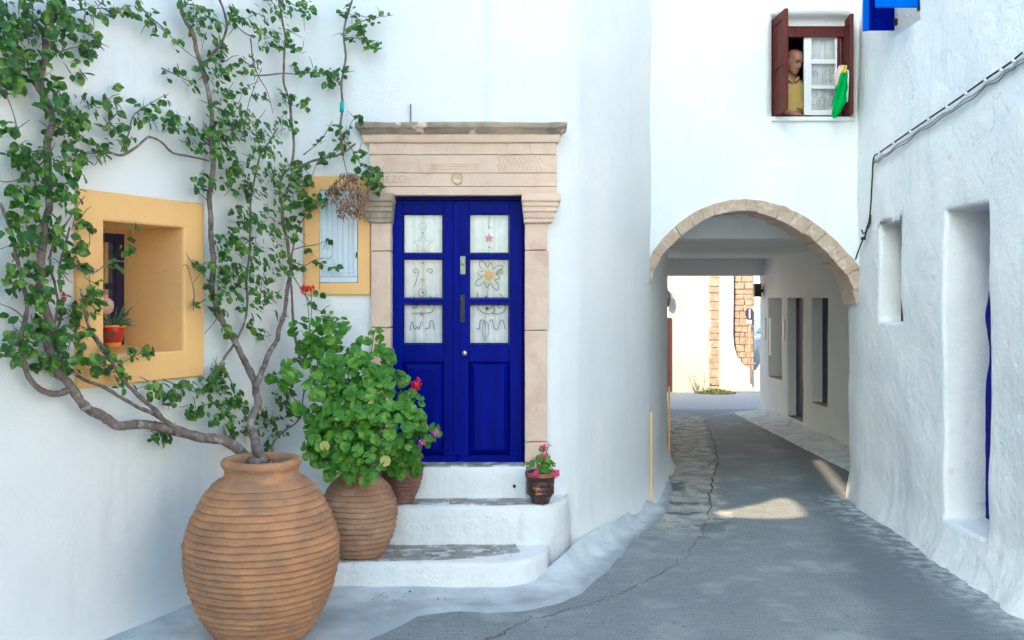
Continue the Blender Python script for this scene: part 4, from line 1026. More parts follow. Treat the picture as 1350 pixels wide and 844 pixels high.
# parked van
def van():
    t = thing('parked_van', (7.2, 27, 0), 'white van parked beyond the sloping wall, half hidden by the passage corner', 'van')
    prof = [(0, .35), (0, .95), (.35, 1.1), (.9, 1.75), (1.3, 1.95), (3.9, 1.95), (4.1, 1.7), (4.15, .35)]   # side outline, front at 0, length along +X
    x0, y0 = 6.55, 26.2
    V = [(x0 + a, y0, z_) for a, z_ in prof] + [(x0 + a, y0 + 1.7, z_) for a, z_ in prof]; n = len(prof)
    bm = bmesh.new(); vv = [bm.verts.new(v) for v in V]; bm.faces.new(vv[:n]); bm.faces.new(vv[n:][::-1])
    for i in range(n): bm.faces.new((vv[i], vv[(i + 1) % n], vv[(i + 1) % n + n], vv[i + n]))
    bmesh.ops.bevel(bm, geom=list(bm.edges), offset=.06, segments=3, affect='EDGES'); objbm('body', bm, mat('white_car_paint', (.8, .82, .85), None, rough=.25, coat=.6), t, True)
    gl = mat('van_glass', (.15, .3, .38), None, rough=.1)
    V = [(x0 + .42, y0 - .005, 1.15), (x0 + 1.5, y0 - .005, 1.15), (x0 + 1.5, y0 - .005, 1.75), (x0 + 1.0, y0 - .005, 1.75)]; obj('side_window', V + [(v[0], v[1] - .004, v[2]) for v in V], [(0, 1, 2, 3), (7, 6, 5, 4)], gl, t)
    V = [(x0 + .36, y0 + .15, 1.12), (x0 + .36, y0 + 1.55, 1.12), (x0 + .86, y0 + 1.5, 1.74), (x0 + .86, y0 + .2, 1.74)]; V = [(v[0] - .035, v[1], v[2] + .02) for v in V]; obj('windscreen', V, [(0, 1, 2, 3)], gl, t)
    for a in (.75, 3.3):
        for yy in (y0 + .05, y0 + 1.6):
            Vt, Ft = lathe([(.12, -.09), (.30, -.09), (.33, -.05), (.33, .05), (.30, .09), (.12, .09)], 24); wo = obj('wheel', [(x0 + a + v[0], yy + v[2], .33 + v[1]) for v in Vt], Ft, iron, t, True)
    V = [(x0 - .01, y0 + .1, .7), (x0 - .01, y0 + .35, .7), (x0 - .01, y0 + .35, .85), (x0 - .01, y0 + .1, .85)]; obj('headlight', V + [(v[0] - .02, v[1], v[2]) for v in V], [(4, 5, 6, 7)], steel, t)
    B('mirror', x0 + .55, x0 + .7, y0 - .22, y0 - .08, 1.1, 1.3, iron, t, .02)
van()
# weeds at the foot of the cream wall
def weeds(name, cx, cy, rx, ry, n, h_, m, lab, seed):
    r = random.Random(seed); V = []; Fc = []
    for i in range(n):
        a = r.uniform(0, 6.28); q = math.sqrt(r.random()); x = cx + rx * q * math.cos(a); y = cy + ry * q * math.sin(a); l = h_ * r.uniform(.4, 1) * (1.2 - q); b = r.uniform(0, 6.28); dx, dy = math.cos(b) * .02, math.sin(b) * .02
        k = len(V); V += [(x - dx, y - dy, 0), (x + dx, y + dy, 0), (x + r.uniform(-.06, .06), y + r.uniform(-.06, .06), l)]; Fc.append((k, k + 1, k + 2))
    tag(obj(name, V, Fc, m), lab, 'weeds', kind='stuff')
weeds('weed_patch', fX(940), 21.7, .45, .25, 900, .16, mat('dry_grass', (.30, .32, .07), (.42, .36, .14), 20, .9), 'yellowish low weeds at the foot of the cream house corner', 2)
def dry_plant():
    t = MB(); r = random.Random(8); b = Vector((fX(914), 21.75, 0))
    for i in range(14):
        e = b + Vector((r.uniform(-.28, .28), r.uniform(-.1, .1), r.uniform(.25, .62))); mid_ = b.lerp(e, .5) + Vector((r.uniform(-.05, .05), 0, .05)); t.add(*tube([b, mid_, e], [.006, .004, .002], 4))
        for k in range(3): f = mid_.lerp(e, r.random()); t.add([f, f + Vector((.03, 0, .02)), f + Vector((.0, .01, .04))], [(0, 1, 2)])
    tag(t.obj('dry_shrub', mat('dry_stems', (.45, .38, .28), (.3, .3, .15), 30, .9)), 'small leafless dry plant against the sunlit cream wall', 'plant')
dry_plant()
ol = thing('round_lamp', (fX(878, 21.8), 21.8, 2.1), 'round black wall lamp by the dark red door of the cream house', 'lamp')
V, Fc = lathe([(.02, -.17), (.05, -.15), (.08, 0), (.06, .14), (.02, .17)], 16, (fX(879.5, 21.8), 21.8, fZ(394))); obj('shade', V, Fc, iron, ol, True)
B('bracket', fX(880, 21.8) - .02, fX(880, 21.8) + .02, 21.82, 22.0, fZ(384), fZ(381), iron, ol)

# ------------------------------------------------------------------ clay pots
def ridged(rad, zt, n_r, amp, lip, steps=9, rsmooth=True):
    """rad: list (z, r) from the base up; adds n_r coil ridges up to zt then the lip profile"""
    zs = [a for a, b in rad]; rs_ = [b for a, b in rad]; prof = []
    def rr(z):
        for (a, b), (c, d) in zip(rad, rad[1:]):
            if a <= z <= c: t = (z - a) / (c - a); return b + (d - b) * t
        return rad[-1][1]
    phs = [(0, -.55), (.05, .30), (.12, .85), (.22, 1.0), (.4, .80), (.6, .45), (.8, .05), (.93, -.35)]
    hgt = (zt - rad[0][0]) / n_r; zz = []; pp = []; am = []
    z = rad[0][0]; cuts = [z]
    for q in range(n_r): cuts.append(cuts[-1] + hgt * (1 + .22 * noise.noise(Vector((q * .8, zt, 2)))))
    k_ = (zt - rad[0][0]) / (cuts[-1] - cuts[0]); cuts = [cuts[0] + (c - cuts[0]) * k_ for c in cuts]
    for q in range(n_r):
        a_ = amp * (.8 + .5 * noise.noise(Vector((q * .7, 3, 1))))
        for ph, v in phs: zz.append(cuts[q] + (cuts[q + 1] - cuts[q]) * ph); pp.append(v * a_)
    R0 = np.interp(zz, zs, rs_)
    for _ in range(8): R0[1:-1] = (R0[:-2] + R0[1:-1] * 2 + R0[2:]) / 4
    prof = [(R0[i] + pp[i] - amp * .3, z) for i, z in enumerate(zz)]
    return prof + lip
def pot(name, c, prof, m, lab, grp, seg=96, wob=.012, soilr=None, soilz=None):
    t = thing(name, c, lab, 'pot', grp)
    V, Fc = lathe(prof, seg, c, wob); V = [Vector(v) + noise.noise_vector(Vector(v) * 38) * .0022 + noise.noise_vector(Vector(v) * 9) * .004 for v in V]; obj('body', V, Fc, m, t, True)
    if soilr:
        V, Fc = lathe([(.001, soilz + .01), (soilr * .6, soilz + .004), (soilr, soilz)], 32, c, 0, False); obj('soil', V, Fc, soil, t, True)
    return t
BP = Vector(((345.7 - 675) / 213, 6.1, 0))
rad = [(0, .235), (.062, .300), (.194, .387), (.311, .430), (.459, .466), (.59, .472), (.70, .448), (.753, .427), (.83, .385), (.90, .350), (.96, .298), (.985, .268), (.995, .250)]
pot('large_clay_jar', BP, ridged(rad, .985, 25, .013, [(.238, .992), (.228, 1.01), (.224, 1.03), (.226, 1.05), (.236, 1.062), (.246, 1.080), (.244, 1.10), (.230, 1.112), (.21, 1.112), (.196, 1.10), (.19, 1.07), (.188, 1.0), (.20, .96)]),
    terra, 'largest ridged orange clay jar, at the front left, with the climbing vine growing from it', 'clay pots by the door', 144, .015, .2, 1.0)
# white paint dribble round the foot
V, Fc = lathe([(.252, .004), (.262, .012), (.268, .03), (.256, .034)], 60, BP, .06, False)
MP = Vector(((474 - 675) / 178.5, 7.27, .212))
rad2 = [(0, .165), (.03, .19), (.12, .238), (.22, .27), (.32, .280), (.41, .268), (.50, .225), (.56, .17), (.585, .13)]
pot('buff_clay_jar', MP, ridged(rad2, .58, 15, .010, [(.118, .592), (.115, .61), (.125, .625), (.132, .635), (.125, .642), (.105, .64), (.1, .6)]), terra2,
    'round ridged buff clay jar standing on the lowest step, full of bushy geranium', 'clay pots by the door', 96, .02, .11, .61)
TP = Vector(((530 - 675) / 169.5, 7.665, .518))
rad3 = [(0, .088), (.03, .10), (.12, .14), (.2, .16), (.27, .163), (.31, .15), (.33, .145)]
pot('red_clay_pot', TP, ridged(rad3, .33, 10, .005, [(.155, .34), (.158, .352), (.148, .356), (.138, .35), (.13, .31)]), terra3,
    'reddish brown clay pot on the second step tucked behind the buff jar', 'clay pots by the door', 64, .02, .135, .31)
SP = Vector(((713 - 675) / 171, 7.64, .512))
pot('small_glazed_pot', SP, [(.062, 0), (.068, .006), (.07, .03), (.074, .035), (.092, .062), (.106, .078), (.108, .09), (.104, .094), (.107, .10), (.108, .13), (.104, .136), (.108, .14), (.110, .17), (.106, .175), (.110, .18), (.113, .205), (.120, .21), (.122, .235), (.118, .243), (.108, .242), (.102, .225), (.10, .2)],
    glazed, 'small dark mottled flower pot at the right end of the second step', 'clay pots by the door', 48, .015, .102, .215)
V, Fc = lathe([(.1215, .212), (.1235, .236), (.119, .2445), (.108, .2435)], 48, SP, .015, False); obj('rim', V, Fc, mat('terracotta_rim', (.42, .15, .07), (.2, .08, .05), 15, .8), bpy.data.objects['small_glazed_pot'], True)

# ------------------------------------------------------------------ leaves
def leaf_mesh(name, kind):
    bm = bmesh.new()
    if kind == 'vine':
        pts = [(0, 0, 0), (-.27, .22, .05), (-.37, .48, .07), (-.22, .78, .04), (0, 1, -.06), (.22, .78, .04), (.37, .48, .07), (.27, .22, .05)]; mid_ = [(0, .25, -.01), (0, .5, -.02), (0, .78, -.02)]
        v = [bm.verts.new(p) for p in pts]; m = [bm.verts.new(p) for p in mid_]
        for f in ((v[0], m[0], v[1]), (v[1], m[0], m[1], v[2]), (v[2], m[1], m[2], v[3]), (v[3], m[2], v[4]), (v[0], v[7], m[0]), (v[7], v[6], m[1], m[0]), (v[6], v[5], m[2], m[1]), (v[5], v[4], m[2])): bm.faces.new(f)
    else:
        n = 14; c = bm.verts.new((0, .0, -.05)); r1 = []; r2 = []
        for i in range(n):
            a = -math.pi / 2 + .22 + (2 * math.pi - .44) * i / (n - 1); w1 = .09 * math.sin(a * 3.5)
            r1.append(bm.verts.new((.55 * math.cos(a), .55 * math.sin(a), .03 + w1 * .3)))
            q = 1 + (.06 if i % 2 else -.05); r2.append(bm.verts.new((q * math.cos(a), q * math.sin(a), .12 + w1 + (.03 if i % 2 else -.02))))
        for i in range(n - 1): bm.faces.new((c, r1[i], r1[i + 1])); bm.faces.new((r1[i], r2[i], r2[i + 1], r1[i + 1]))
    me = bpy.data.meshes.new(name); bm.to_mesh(me); bm.free(); me.polygons.foreach_set('use_smooth', [kind != 'x'] * len(me.polygons)); return me
VL = leaf_mesh('vine_leaf', 'vine'); VL.materials.append(leaf_m)
GL = leaf_mesh('geranium_leaf', 'ger'); GL.materials.append(ger_m)
GLy = GL.copy(); GLy.materials.clear(); GLy.materials.append(ger_y)
def frame(n, d, roll=0):
    n = n.normalized(); y = (d - n * d.dot(n)); y = y.normalized() if y.length > 1e-4 else n.orthogonal().normalized(); x = y.cross(n)
    return Matrix((x, y, n)).transposed()
def leaf_objs(me, name, L, parent):
    off = wloc(parent)
    for (p, n, d, s) in L:
        o = bpy.data.objects.new(name, me); COL.objects.link(o); o.parent = parent
        M4 = frame(n, d).to_4x4(); M4 = Matrix.Translation(p - off) @ M4 @ Matrix.Diagonal((s, s, s * rnd.uniform(.4, 1.6), 1)); o.matrix_local = M4
def leaf_joined(me, name, L, parent, m):
    bv = np.array([v.co[:] for v in me.vertices]); bf = [tuple(p.vertices) for p in me.polygons]; n = len(bv); V = []; Fc = []
    for k, (p, nn, d, s) in enumerate(L):
        M3 = np.array(frame(nn, d)); q = bv * np.array([s, s, s * rnd.uniform(.4, 1.6)]); V.append(q @ M3.T + np.array(p)); Fc += [tuple(i + k * n for i in f) for f in bf]
    V = np.concatenate(V) if V else np.zeros((0, 3))
    o = obj(name, [Vector(v) for v in V], Fc, m, parent, True); tag(o, kind='stuff'); return o
def rvec(r): return Vector((r.gauss(0, 1), r.gauss(0, 1), r.gauss(0, 1))).normalized()

# ------------------------------------------------------------------ climbing vine
def vp(px, py, off=.08):
    s, Y = plA.find(max(-90, min(700, px))); n = plA.nrm(s); k = Vector(((px - CX) / F, 1)).normalized(); c = max(.35, abs(k.dot(n)))
    if Y > 7.8: off = off + .04
    return P3(px, py, Y * (1 - off / c / Y))
def vn(px):
    s, Y = plA.find(max(-90, min(700, px))); n = plA.nrm(s); return Vector((n.x, n.y, 0))
vine = thing('climbing_vine', BP + Vector((0, 0, 1.0)), 'woody climbing vine with glossy green leaves spread over the white wall from the largest jar', 'vine')
root = P3(343, 607, 6.08)
def branch(name, pts, r0, r1, off=.09, start=None, offs=None):
    Q = [vp(a, b, (offs[i] if offs else off)) for i, (a, b) in enumerate(pts)]
    if start is not None: Q = [start] + Q
    C_ = catmull(Q, 7); n = len(C_); rr_ = [(r0 + (r1 - r0) * (i / (n - 1)) ** .8) * (1 + .18 * noise.noise(Vector((i * .5, r0 * 99, 0)))) for i in range(n)]
    C_ = [p + noise.noise_vector(p * 6) * min(.02, r0 * .8) for p in C_]
    V, Fc = tube(C_, rr_, 9 if r0 > .02 else 6, .25); return obj(name, V, Fc, bark, vine, True)
rA = P3(338, 612, 6.05); rB = P3(347, 612, 6.12); rC = P3(356, 612, 6.15)
def lerp_off(n, a=.5, b=.10): return [a + (b - a) * min(1, i / 4) for i in range(n)]
b1 = [(322, 600), (304, 588), (276, 580), (236, 570), (196, 561), (162, 562), (139, 551), (117, 539), (100, 525), (91, 505), (77, 482), (66, 455), (60, 415), (53, 383), (55, 340), (59, 306), (64, 262), (61, 212), (66, 160), (58, 126), (55, 90), (60, 50), (72, 22), (80, -8)]
branch('trunk', b1, .036, .016, start=rA, offs=[.42, .34, .26, .18, .14, .12] + [.10] * 18)
branch('branch', [(58, 128), (48, 113), (38, 95), (28, 90), (12, 86), (-10, 70)], .014, .005)
branch('branch', [(66, 45), (52, 35), (38, 18), (30, -8)], .013, .008)
branch('branch', [(93, 512), (74, 518), (54, 514), (38, 497), (31, 468), (30, 440), (33, 405), (28, 370), (20, 330), (12, 300), (2, 270)], .020, .008)
branch('branch', [(236, 569), (216, 553), (196, 543), (179, 536), (156, 522), (134, 508), (112, 502), (97, 491), (80, 470)], .015, .008, offs=[.18] * 2 + [.12] * 7)
branch('branch', [(216, 553), (206, 543), (190, 530), (173, 514), (156, 494), (145, 475), (134, 455), (119, 431), (112, 405), (108, 380)], .016, .007, offs=[.2] * 2 + [.13] * 8)
branch('branch', [(75, 440), (82, 400), (78, 360), (84, 330), (92, 300)], .010, .006)
branch('branch', [(88, 500), (72, 440), (76, 395), (66, 350), (70, 320), (78, 290)], .009, .006)
b5 = [(340, 592), (337, 578), (333, 557), (338, 535), (339, 512), (333, 497), (321, 474), (310, 451), (298, 432), (289, 412), (282, 389), (280, 340), (280, 300), (277, 262), (280, 216), (279, 170), (277, 133), (265, 85), (258, 65), (252, 40), (240, 15), (235, -8)]
branch('trunk', b5, .030, .012, start=rB, offs=[.45, .40, .34, .28, .22, .18, .14] + [.10] * 15)
branch('branch', [(268, 86), (280, 72), (293, 55), (299, 35), (294, 12), (285, -8)], .012, .008)
branch('branch', [(339, 510), (344, 490), (350, 476), (361, 457), (368, 438), (375, 415), (380, 385), (384, 350), (377, 310), (371, 273), (370, 243), (380, 224), (397, 219), (413, 213), (431, 208), (446, 206), (468, 190)], .022, .007, offs=[.26, .22, .18, .15] + [.10] * 13)
branch('branch', [(382, 370), (386, 330), (394, 300), (410, 280), (425, 268)], .010, .004)
branch('branch', [(287, 488), (297, 470), (310, 452), (321, 428), (326, 400), (325, 370), (330, 330), (330, 275), (334, 240), (341, 212), (352, 190), (366, 170)], .012, .006)
branch('branch', [(360, 588), (367, 574), (378, 566), (388, 559), (396, 545), (402, 510)], .012, .006, start=rC, off=.3)
branch('branch', [(397, 478), (390, 450), (386, 426), (386, 400), (384, 366)], .013, .010)
branch('trunk', [(452, 206), (450, 185), (449, 165), (451, 140), (451, 109), (456, 76), (453, 45), (460, 15), (466, -8)], .013, .008)
branch('branch', [(383, 223), (388, 190), (383, 150), (380, 130), (375, 110), (374, 83), (376, 50), (371, 20), (366, -8)], .012, .008)
branch('branch', [(104, 205), (120, 201), (145, 202), (160, 204), (178, 195), (190, 185), (197, 181), (212, 187), (229, 202), (250, 206), (275, 213)], .009, .007)
branch('branch', [(336, 100), (352, 99), (371, 97), (392, 98), (413, 95), (432, 100), (447, 108)], .006, .005)
twigs = [[(454, 40), (468, 32), (484, 26), (502, 22), (518, 20)], [(452, 50), (470, 50), (484, 54), (495, 58)], [(70, 60), (90, 20), (118, 12), (150, 12), (172, 12)], [(112, 20), (112, 38), (122, 47), (128, 49)],
         [(75, 70), (100, 62), (130, 62)], [(180, 0), (195, 20), (215, 38), (236, 60), (262, 80)], [(140, 165), (155, 150), (165, 155)], [(160, 200), (170, 175), (178, 150), (210, 130), (222, 125)],
         [(213, 90), (235, 100), (250, 108), (266, 115)], [(280, 140), (298, 150), (316, 185), (330, 130), (345, 90)], [(276, 180), (300, 172), (320, 165), (336, 160)], [(330, 50), (336, 90), (352, 120), (360, 150)],
         [(335, 50), (318, 40), (300, 20)], [(445, 207), (430, 205), (418, 215), (405, 250)], [(400, 205), (418, 190), (430, 175), (438, 160)], [(448, 180), (462, 195), (475, 215), (492, 232)], [(458, 185), (462, 165), (470, 152)],
         [(100, 350), (115, 360), (128, 358), (145, 345), (170, 345)], [(85, 300), (100, 275), (112, 258)], [(60, 455), (40, 430), (20, 410), (0, 400)], [(385, 345), (402, 350), (416, 342), (432, 340)], [(385, 330), (400, 325), (418, 322), (434, 315)],
         [(270, 395), (258, 400), (255, 380), (248, 352), (242, 350)], [(275, 500), (284, 480), (286, 470)], [(215, 500), (240, 510), (265, 520)], [(292, 410), (282, 425), (270, 440)], [(120, 440), (140, 470), (160, 478), (185, 466), (200, 460)],
         [(384, 360), (410, 400), (425, 412), (440, 418)], [(205, 555), (212, 572), (200, 580)], [(325, 560), (340, 552), (358, 556), (372, 552)], [(60, 210), (40, 230), (10, 240), (-8, 236)], [(66, 270), (50, 300), (20, 320), (-5, 330)], [(25, 180), (18, 150), (5, 120)]]
for tw in twigs: branch('twig', tw, .0055, .0022, off=.11)
clusters = """20,20,30 60,15,28 100,20,24 130,12,14 30,60,34 70,55,20 15,100,20 60,105,16 100,85,14 78,132,22 10,112,12 92,155,20 118,142,12 145,138,14 158,120,8 100,180,20 62,175,8 22,200,14 6,165,9 20,172,6
50,218,26 92,215,22 132,195,13 165,180,14 190,148,16 215,132,8 150,162,12 115,128,10 125,50,10 148,12,6 162,10,5 168,16,9 110,50,10 120,70,8
38,258,22 85,255,24 22,300,20 62,300,22 105,290,11 118,302,7 92,330,18 30,340,20 65,355,18 15,372,14 48,392,20 108,350,6 88,405,15 118,400,14 14,422,8 25,452,20 50,438,18 82,440,20 110,432,12 60,475,16 98,465,20 128,472,17 148,482,14 175,466,8 194,458,6 5,460,8
165,503,11 205,512,13 225,525,9 178,300,8 163,328,8 175,316,9 150,345,9 138,358,7 112,352,6 125,372,6 120,385,10 130,400,8
182,5,7 198,22,9 212,38,10 232,58,9 268,28,20 250,8,12 300,22,17 335,28,18 370,8,16 402,10,14 350,48,14 288,62,12 238,95,7 222,98,6 252,108,8 275,85,15 300,88,13 330,82,13 376,50,16 392,62,10 396,90,9 418,94,9 434,100,11 447,100,8
292,118,13 325,120,10 312,150,17 282,148,15 345,128,8 375,128,11 400,138,7 238,158,14 222,165,9 262,180,18 290,190,22 330,168,20 352,188,19 376,165,15 340,210,17 302,215,14 268,240,13 275,262,7 312,240,18 336,250,14 356,230,12 376,228,17 400,215,10 430,205,10 420,190,7 472,205,9 478,225,10 492,232,12 498,248,8 455,172,8 472,155,7
460,14,10 470,34,9 490,26,8 510,20,7 462,50,8 484,52,11 495,60,7 455,92,6 448,190,8 438,168,5 380,258,18 402,240,11 350,282,13 400,270,16 425,262,10 440,250,8 320,290,18 350,312,17 382,300,16 300,320,16 266,352,10 290,352,17 330,342,22 370,345,17 310,372,20 350,380,18 282,380,12 286,400,10 258,398,6 330,402,12 392,348,7 420,345,5 432,318,4 440,350,5 402,325,5
300,432,9 290,412,8 330,430,9 366,412,8 345,440,8 430,412,8 445,420,6 410,400,4 420,385,4 395,470,7 258,345,6
275,500,12 290,490,10 265,520,12 300,520,16 255,540,11 290,545,17 320,530,12 340,545,13 355,560,12 325,565,15 305,572,9 345,590,9 370,560,12 204,575,7 215,572,8 372,520,12 382,540,10 240,508,7 232,512,8 375,495,14 345,580,8 290,480,7 250,505,4"""
cl = [tuple(int(v) for v in c.split(',')) for c in clusters.split()]
r_ = random.Random(21); L = []
for (cx_, cy_, rad_) in cl:
    n = max(5, int(rad_ * rad_ * math.pi / (27 if cx_ < 180 else 17)))
    big = cx_ < 180
    for i in range(n):
        a = r_.uniform(0, 6.283); q = rad_ * math.sqrt(r_.random()) * 1.08; px, py = cx_ + q * math.cos(a), cy_ + q * math.sin(a)
        if 133 < px < 238 and 305 < py < 462 and not (cy_ in (300, 328, 316, 345, 458, 466, 482)): continue
        if r_.random() < .13: continue
        if noise.noise(Vector((px * .06, py * .06, 4))) < -.30: continue
        dep = r_.uniform(.03, .06 + min(.22, rad_ * .011))
        if cx_ in (178, 163, 175): dep = .10
        p = vp(px, py, dep); nw = vn(px)
        n_ = (nw * .9 + Vector((0, 0, .5)) + rvec(r_) * (.75 if big else .6)).normalized(); d_ = (rvec(r_) * .9 + Vector((0, 0, -.75)) + nw * .2)
        s = (.059 if big else .055) * r_.uniform(.5, 1.35)
        L.append((p, n_, d_, s, dep * 10 + s * 40))
L.sort(key=lambda t: -t[4]); L = [t[:4] for t in L]
leaf_objs(VL, 'leaf', L[:300], vine); leaf_joined(VL, 'foliage', L[300:], vine, leaf_m)
NLEAF = len(L)
mt_ = MB(); r_ = random.Random(77)
for (cx_, cy_, rad_) in cl:
    for k in range(max(1, rad_ // 5)):
        a = r_.uniform(0, 6.283); q = rad_ * r_.uniform(.2, 1.0); px, py = cx_ + q * math.cos(a), cy_ + q * math.sin(a)
        if 133 < px < 240 and 300 < py < 465: continue
        e = r_.uniform(0, 6.283); l = r_.uniform(8, 24)
        mt_.add(*tube([vp(px, py, r_.uniform(.05, .14)), vp(px + l * .5 * math.cos(e), py + l * .5 * math.sin(e) + r_.uniform(-3, 3), r_.uniform(.06, .16)), vp(px + l * math.cos(e), py + l * math.sin(e), r_.uniform(.06, .2))], [.0035, .0028, .0015], 4))
tag(mt_.obj('fine_twigs', bark, vine), kind='stuff')
# turquoise tie on the upright stem
V, Fc = tube([vp(450.5, 148, .10), vp(451, 134, .12)], .017, 8); tag(obj('tie', V, Fc, mat('turquoise', (.05, .45, .45), None, rough=.6), None, True), 'turquoise plastic tie round the vine stem left of the door cornice', 'tie')

# ------------------------------------------------------------------ geraniums
def flower(name, c, r, m, parent, n=34, seed=0):
    rr_ = random.Random(seed); V = []; Fc = []
    for i in range(n):
        d = rvec(rr_); d.y = -abs(d.y) * .8; p = c + d * r * rr_.uniform(.45, 1); nn = (d + rvec(rr_) * .5).normalized(); M3 = frame(nn, rvec(rr_)); s = r * rr_.uniform(.38, .6); k = len(V)
        for q in ((0, -.6, 0), (.5, 0, .12), (.35, .6, .1), (-.35, .6, .1), (-.5, 0, .12)): V.append(p + M3 @ (Vector(q) * s))
        Fc.append(tuple(range(k, k + 5)))
    return obj(name, V, Fc, m, parent)
def geranium(name, base, blobs, lab, size, nobj, seed, extra_back=.5):
    t = thing(name, base, lab, 'plant', 'geraniums in pots'); r = random.Random(seed); L = []; stems = []
    for (px, py, pr, Y) in blobs:
        c = P3(px, py, Y); R_ = pr / F * Y; n = int(pr * pr * math.pi / 66)
        for i in range(n):
            d = rvec(r); d.y = -abs(d.y) if r.random() < .8 else d.y; p = c + Vector((d.x * R_, d.y * R_ * .7, d.z * R_)) * r.uniform(.72, 1.22)
            if noise.noise(p * 9) < -.20 and size > .035: continue
            n_ = (d * .5 + Vector((0, -.65, .55)) + rvec(r) * .38).normalized(); L.append((p, n_, rvec(r), size * r.uniform(.6, 1.15), p.y - d.z * .05)); 
        for i in range(int(n * extra_back)):
            d = rvec(r); p = c + Vector((d.x, d.y * .7, d.z)) * R_ * r.uniform(.2, .75); L.append((p, (Vector((0, -.5, .6)) + rvec(r) * .6).normalized(), rvec(r), size * r.uniform(.6, 1.0), p.y + 9))
        for i in range(max(1, n // 12)):
            e = c + rvec(r) * R_ * .6; m_ = base.lerp(e, .5) + Vector((0, 0, .03)) + rvec(r) * .03; stems.append([base, m_, e])
    L.sort(key=lambda q: q[4]); L = [q[:4] for q in L]
    leaf_objs(GL, 'leaf', L[:nobj], t)
    if L[nobj:]: leaf_joined(GL, 'foliage', L[nobj:], t, ger_m)
    m = MB()
    for st_ in stems: m.add(*tube(catmull(st_, 4), [.006 - .003 * i / 8 for i in range(9)], 5))
    tag(m.obj('stems', stem_m, t), kind='stuff')
    return t
gb = geranium('geranium', MP + Vector((0, 0, .6)), [(448, 470, 42, 7.35), (432, 440, 20, 7.45), (408, 452, 14, 7.4), (500, 500, 40, 7.2), (470, 530, 42, 7.1), (430, 520, 28, 7.2), (376, 500, 19, 7.25), (404, 538, 15, 7.2), (455, 575, 42, 7.0), (508, 560, 38, 7.05), (425, 590, 24, 7.0), (440, 605, 20, 7.0), (480, 600, 30, 7.0), (535, 525, 22, 7.2), (545, 545, 16, 7.2), (420, 560, 20, 7.1),  (465, 618, 14, 7.0), (497, 440, 8, 7.4), (510, 463, 9, 7.4), (395, 430, 10, 7.5)],
         'big bushy green geranium filling the buff jar', .043, 290, 11)
leaf_objs(GLy, 'yellowed_leaf', [(P3(428, 588, 6.85), Vector((.4, -1, .5)), Vector((0, 0, 1)), .036), (P3(488, 527, 6.95), Vector((.1, -1, .3)), Vector((1, 0, 1)), .032), (P3(508, 608, 6.85), Vector((.1, -1, .3)), Vector((1, 0, 1)), .038)], gb)
gc = geranium('geranium', TP + Vector((0, 0, .32)), [(548, 570, 24, 7.55), (535, 600, 22, 7.5), (560, 555, 14, 7.55), (520, 612, 16, 7.5), (548, 612, 12, 7.5)], 'smaller geranium with lilac flowers in the reddish pot', .044, 120, 12)
gs = geranium('geranium', SP + Vector((0, 0, .23)), [(712, 610, 13, 7.62), (722, 612, 10, 7.6), (702, 613, 8, 7.6), (715, 600, 7, 7.62)], 'small geranium with bright pink flowers in the small dark pot', .030, 60, 13)
def bloom(parent, px, py, Y, r, m, stem_from, seed, n=34):
    c = P3(px, py, Y); flower('flower', c, r, m, parent, n, seed); V, Fc = tube(catmull([P3(*stem_from), (P3(*stem_from) + c) / 2 + Vector((.01, 0, .01)), c], 4), .0035, 5); obj('flower_stem', V, Fc, stem_m, parent, True)
bloom(gb, 402, 382, 7.55, .042, red_f, (408, 440, 7.45), 1); bloom(gb, 410, 380, 7.5, .03, red_f, (408, 440, 7.45), 2)
bloom(gb, 549, 506, 7.1, .046, red_f, (532, 520, 7.15), 3, 40)
bloom(gc, 556, 584, 7.35, .034, lilac_f, (552, 600, 7.45), 4); bloom(gc, 574, 571, 7.4, .030, lilac_f, (560, 590, 7.5), 5)
bloom(gs, 716, 590, 7.55, .032, pink_f, (713, 610, 7.6), 6); bloom(gs, 723, 588, 7.58, .020, mat('dark_bud', (.16, .01, .05), None, rough=.7), (713, 610, 7.6), 10, 14); bloom(gs, 717, 601, 7.52, .026, pink_f, (713, 612, 7.6), 7)
bloom(gs, 706, 624, 7.50, .038, pink_f, (710, 612, 7.6), 8); bloom(gs, 733, 625, 7.50, .038, pink_f, (718, 612, 7.6), 9); bloom(gs, 703, 604, 7.6, .016, lilac_f, (708, 614, 7.6), 14, 12)

# ------------------------------------------------------------------ dried bunch hanging by the cornice
def dried():
    t = thing('dried_flowers', P3(458, 215, 7.78), 'bunch of dry brown papery seed heads hanging in the vine left of the door', 'dried flowers'); r = random.Random(4); m = MB()
    for i in range(330):
        u = r.random(); py = 226 + 58 * u; w_ = 6 + 22 * math.sin(min(1, u * 1.25) * 2.6); px = 459 + r.uniform(-1, 1) * w_ + 3 * u
        Y = 7.74 - .13 * math.cos((px - 459) / 26 * 1.3) * r.random(); p = P3(px, py, Y); d = (Vector((0, 0, -1)) + rvec(r) * .55).normalized(); M3 = frame((Vector((0, -1, .2)) + rvec(r) * .6).normalized(), d)
        l, ww = r.uniform(.035, .065), r.uniform(.005, .010)
        m.add([p + M3 @ Vector(q) for q in ((0, 0, 0), (ww, l * .5, .006), (0, l, 0), (-ww, l * .5, .006), (0, l * .5, -.004))], [(0, 1, 4), (1, 2, 4), (2, 3, 4), (3, 0, 4)])
    m.obj('seed_heads', dry_m, t)
    V, Fc = tube([P3(452, 206, 7.8), P3(455, 218, 7.78), P3(458, 232, 7.74)], .004, 5); obj('string', V, Fc, stem_m, t)
dried()
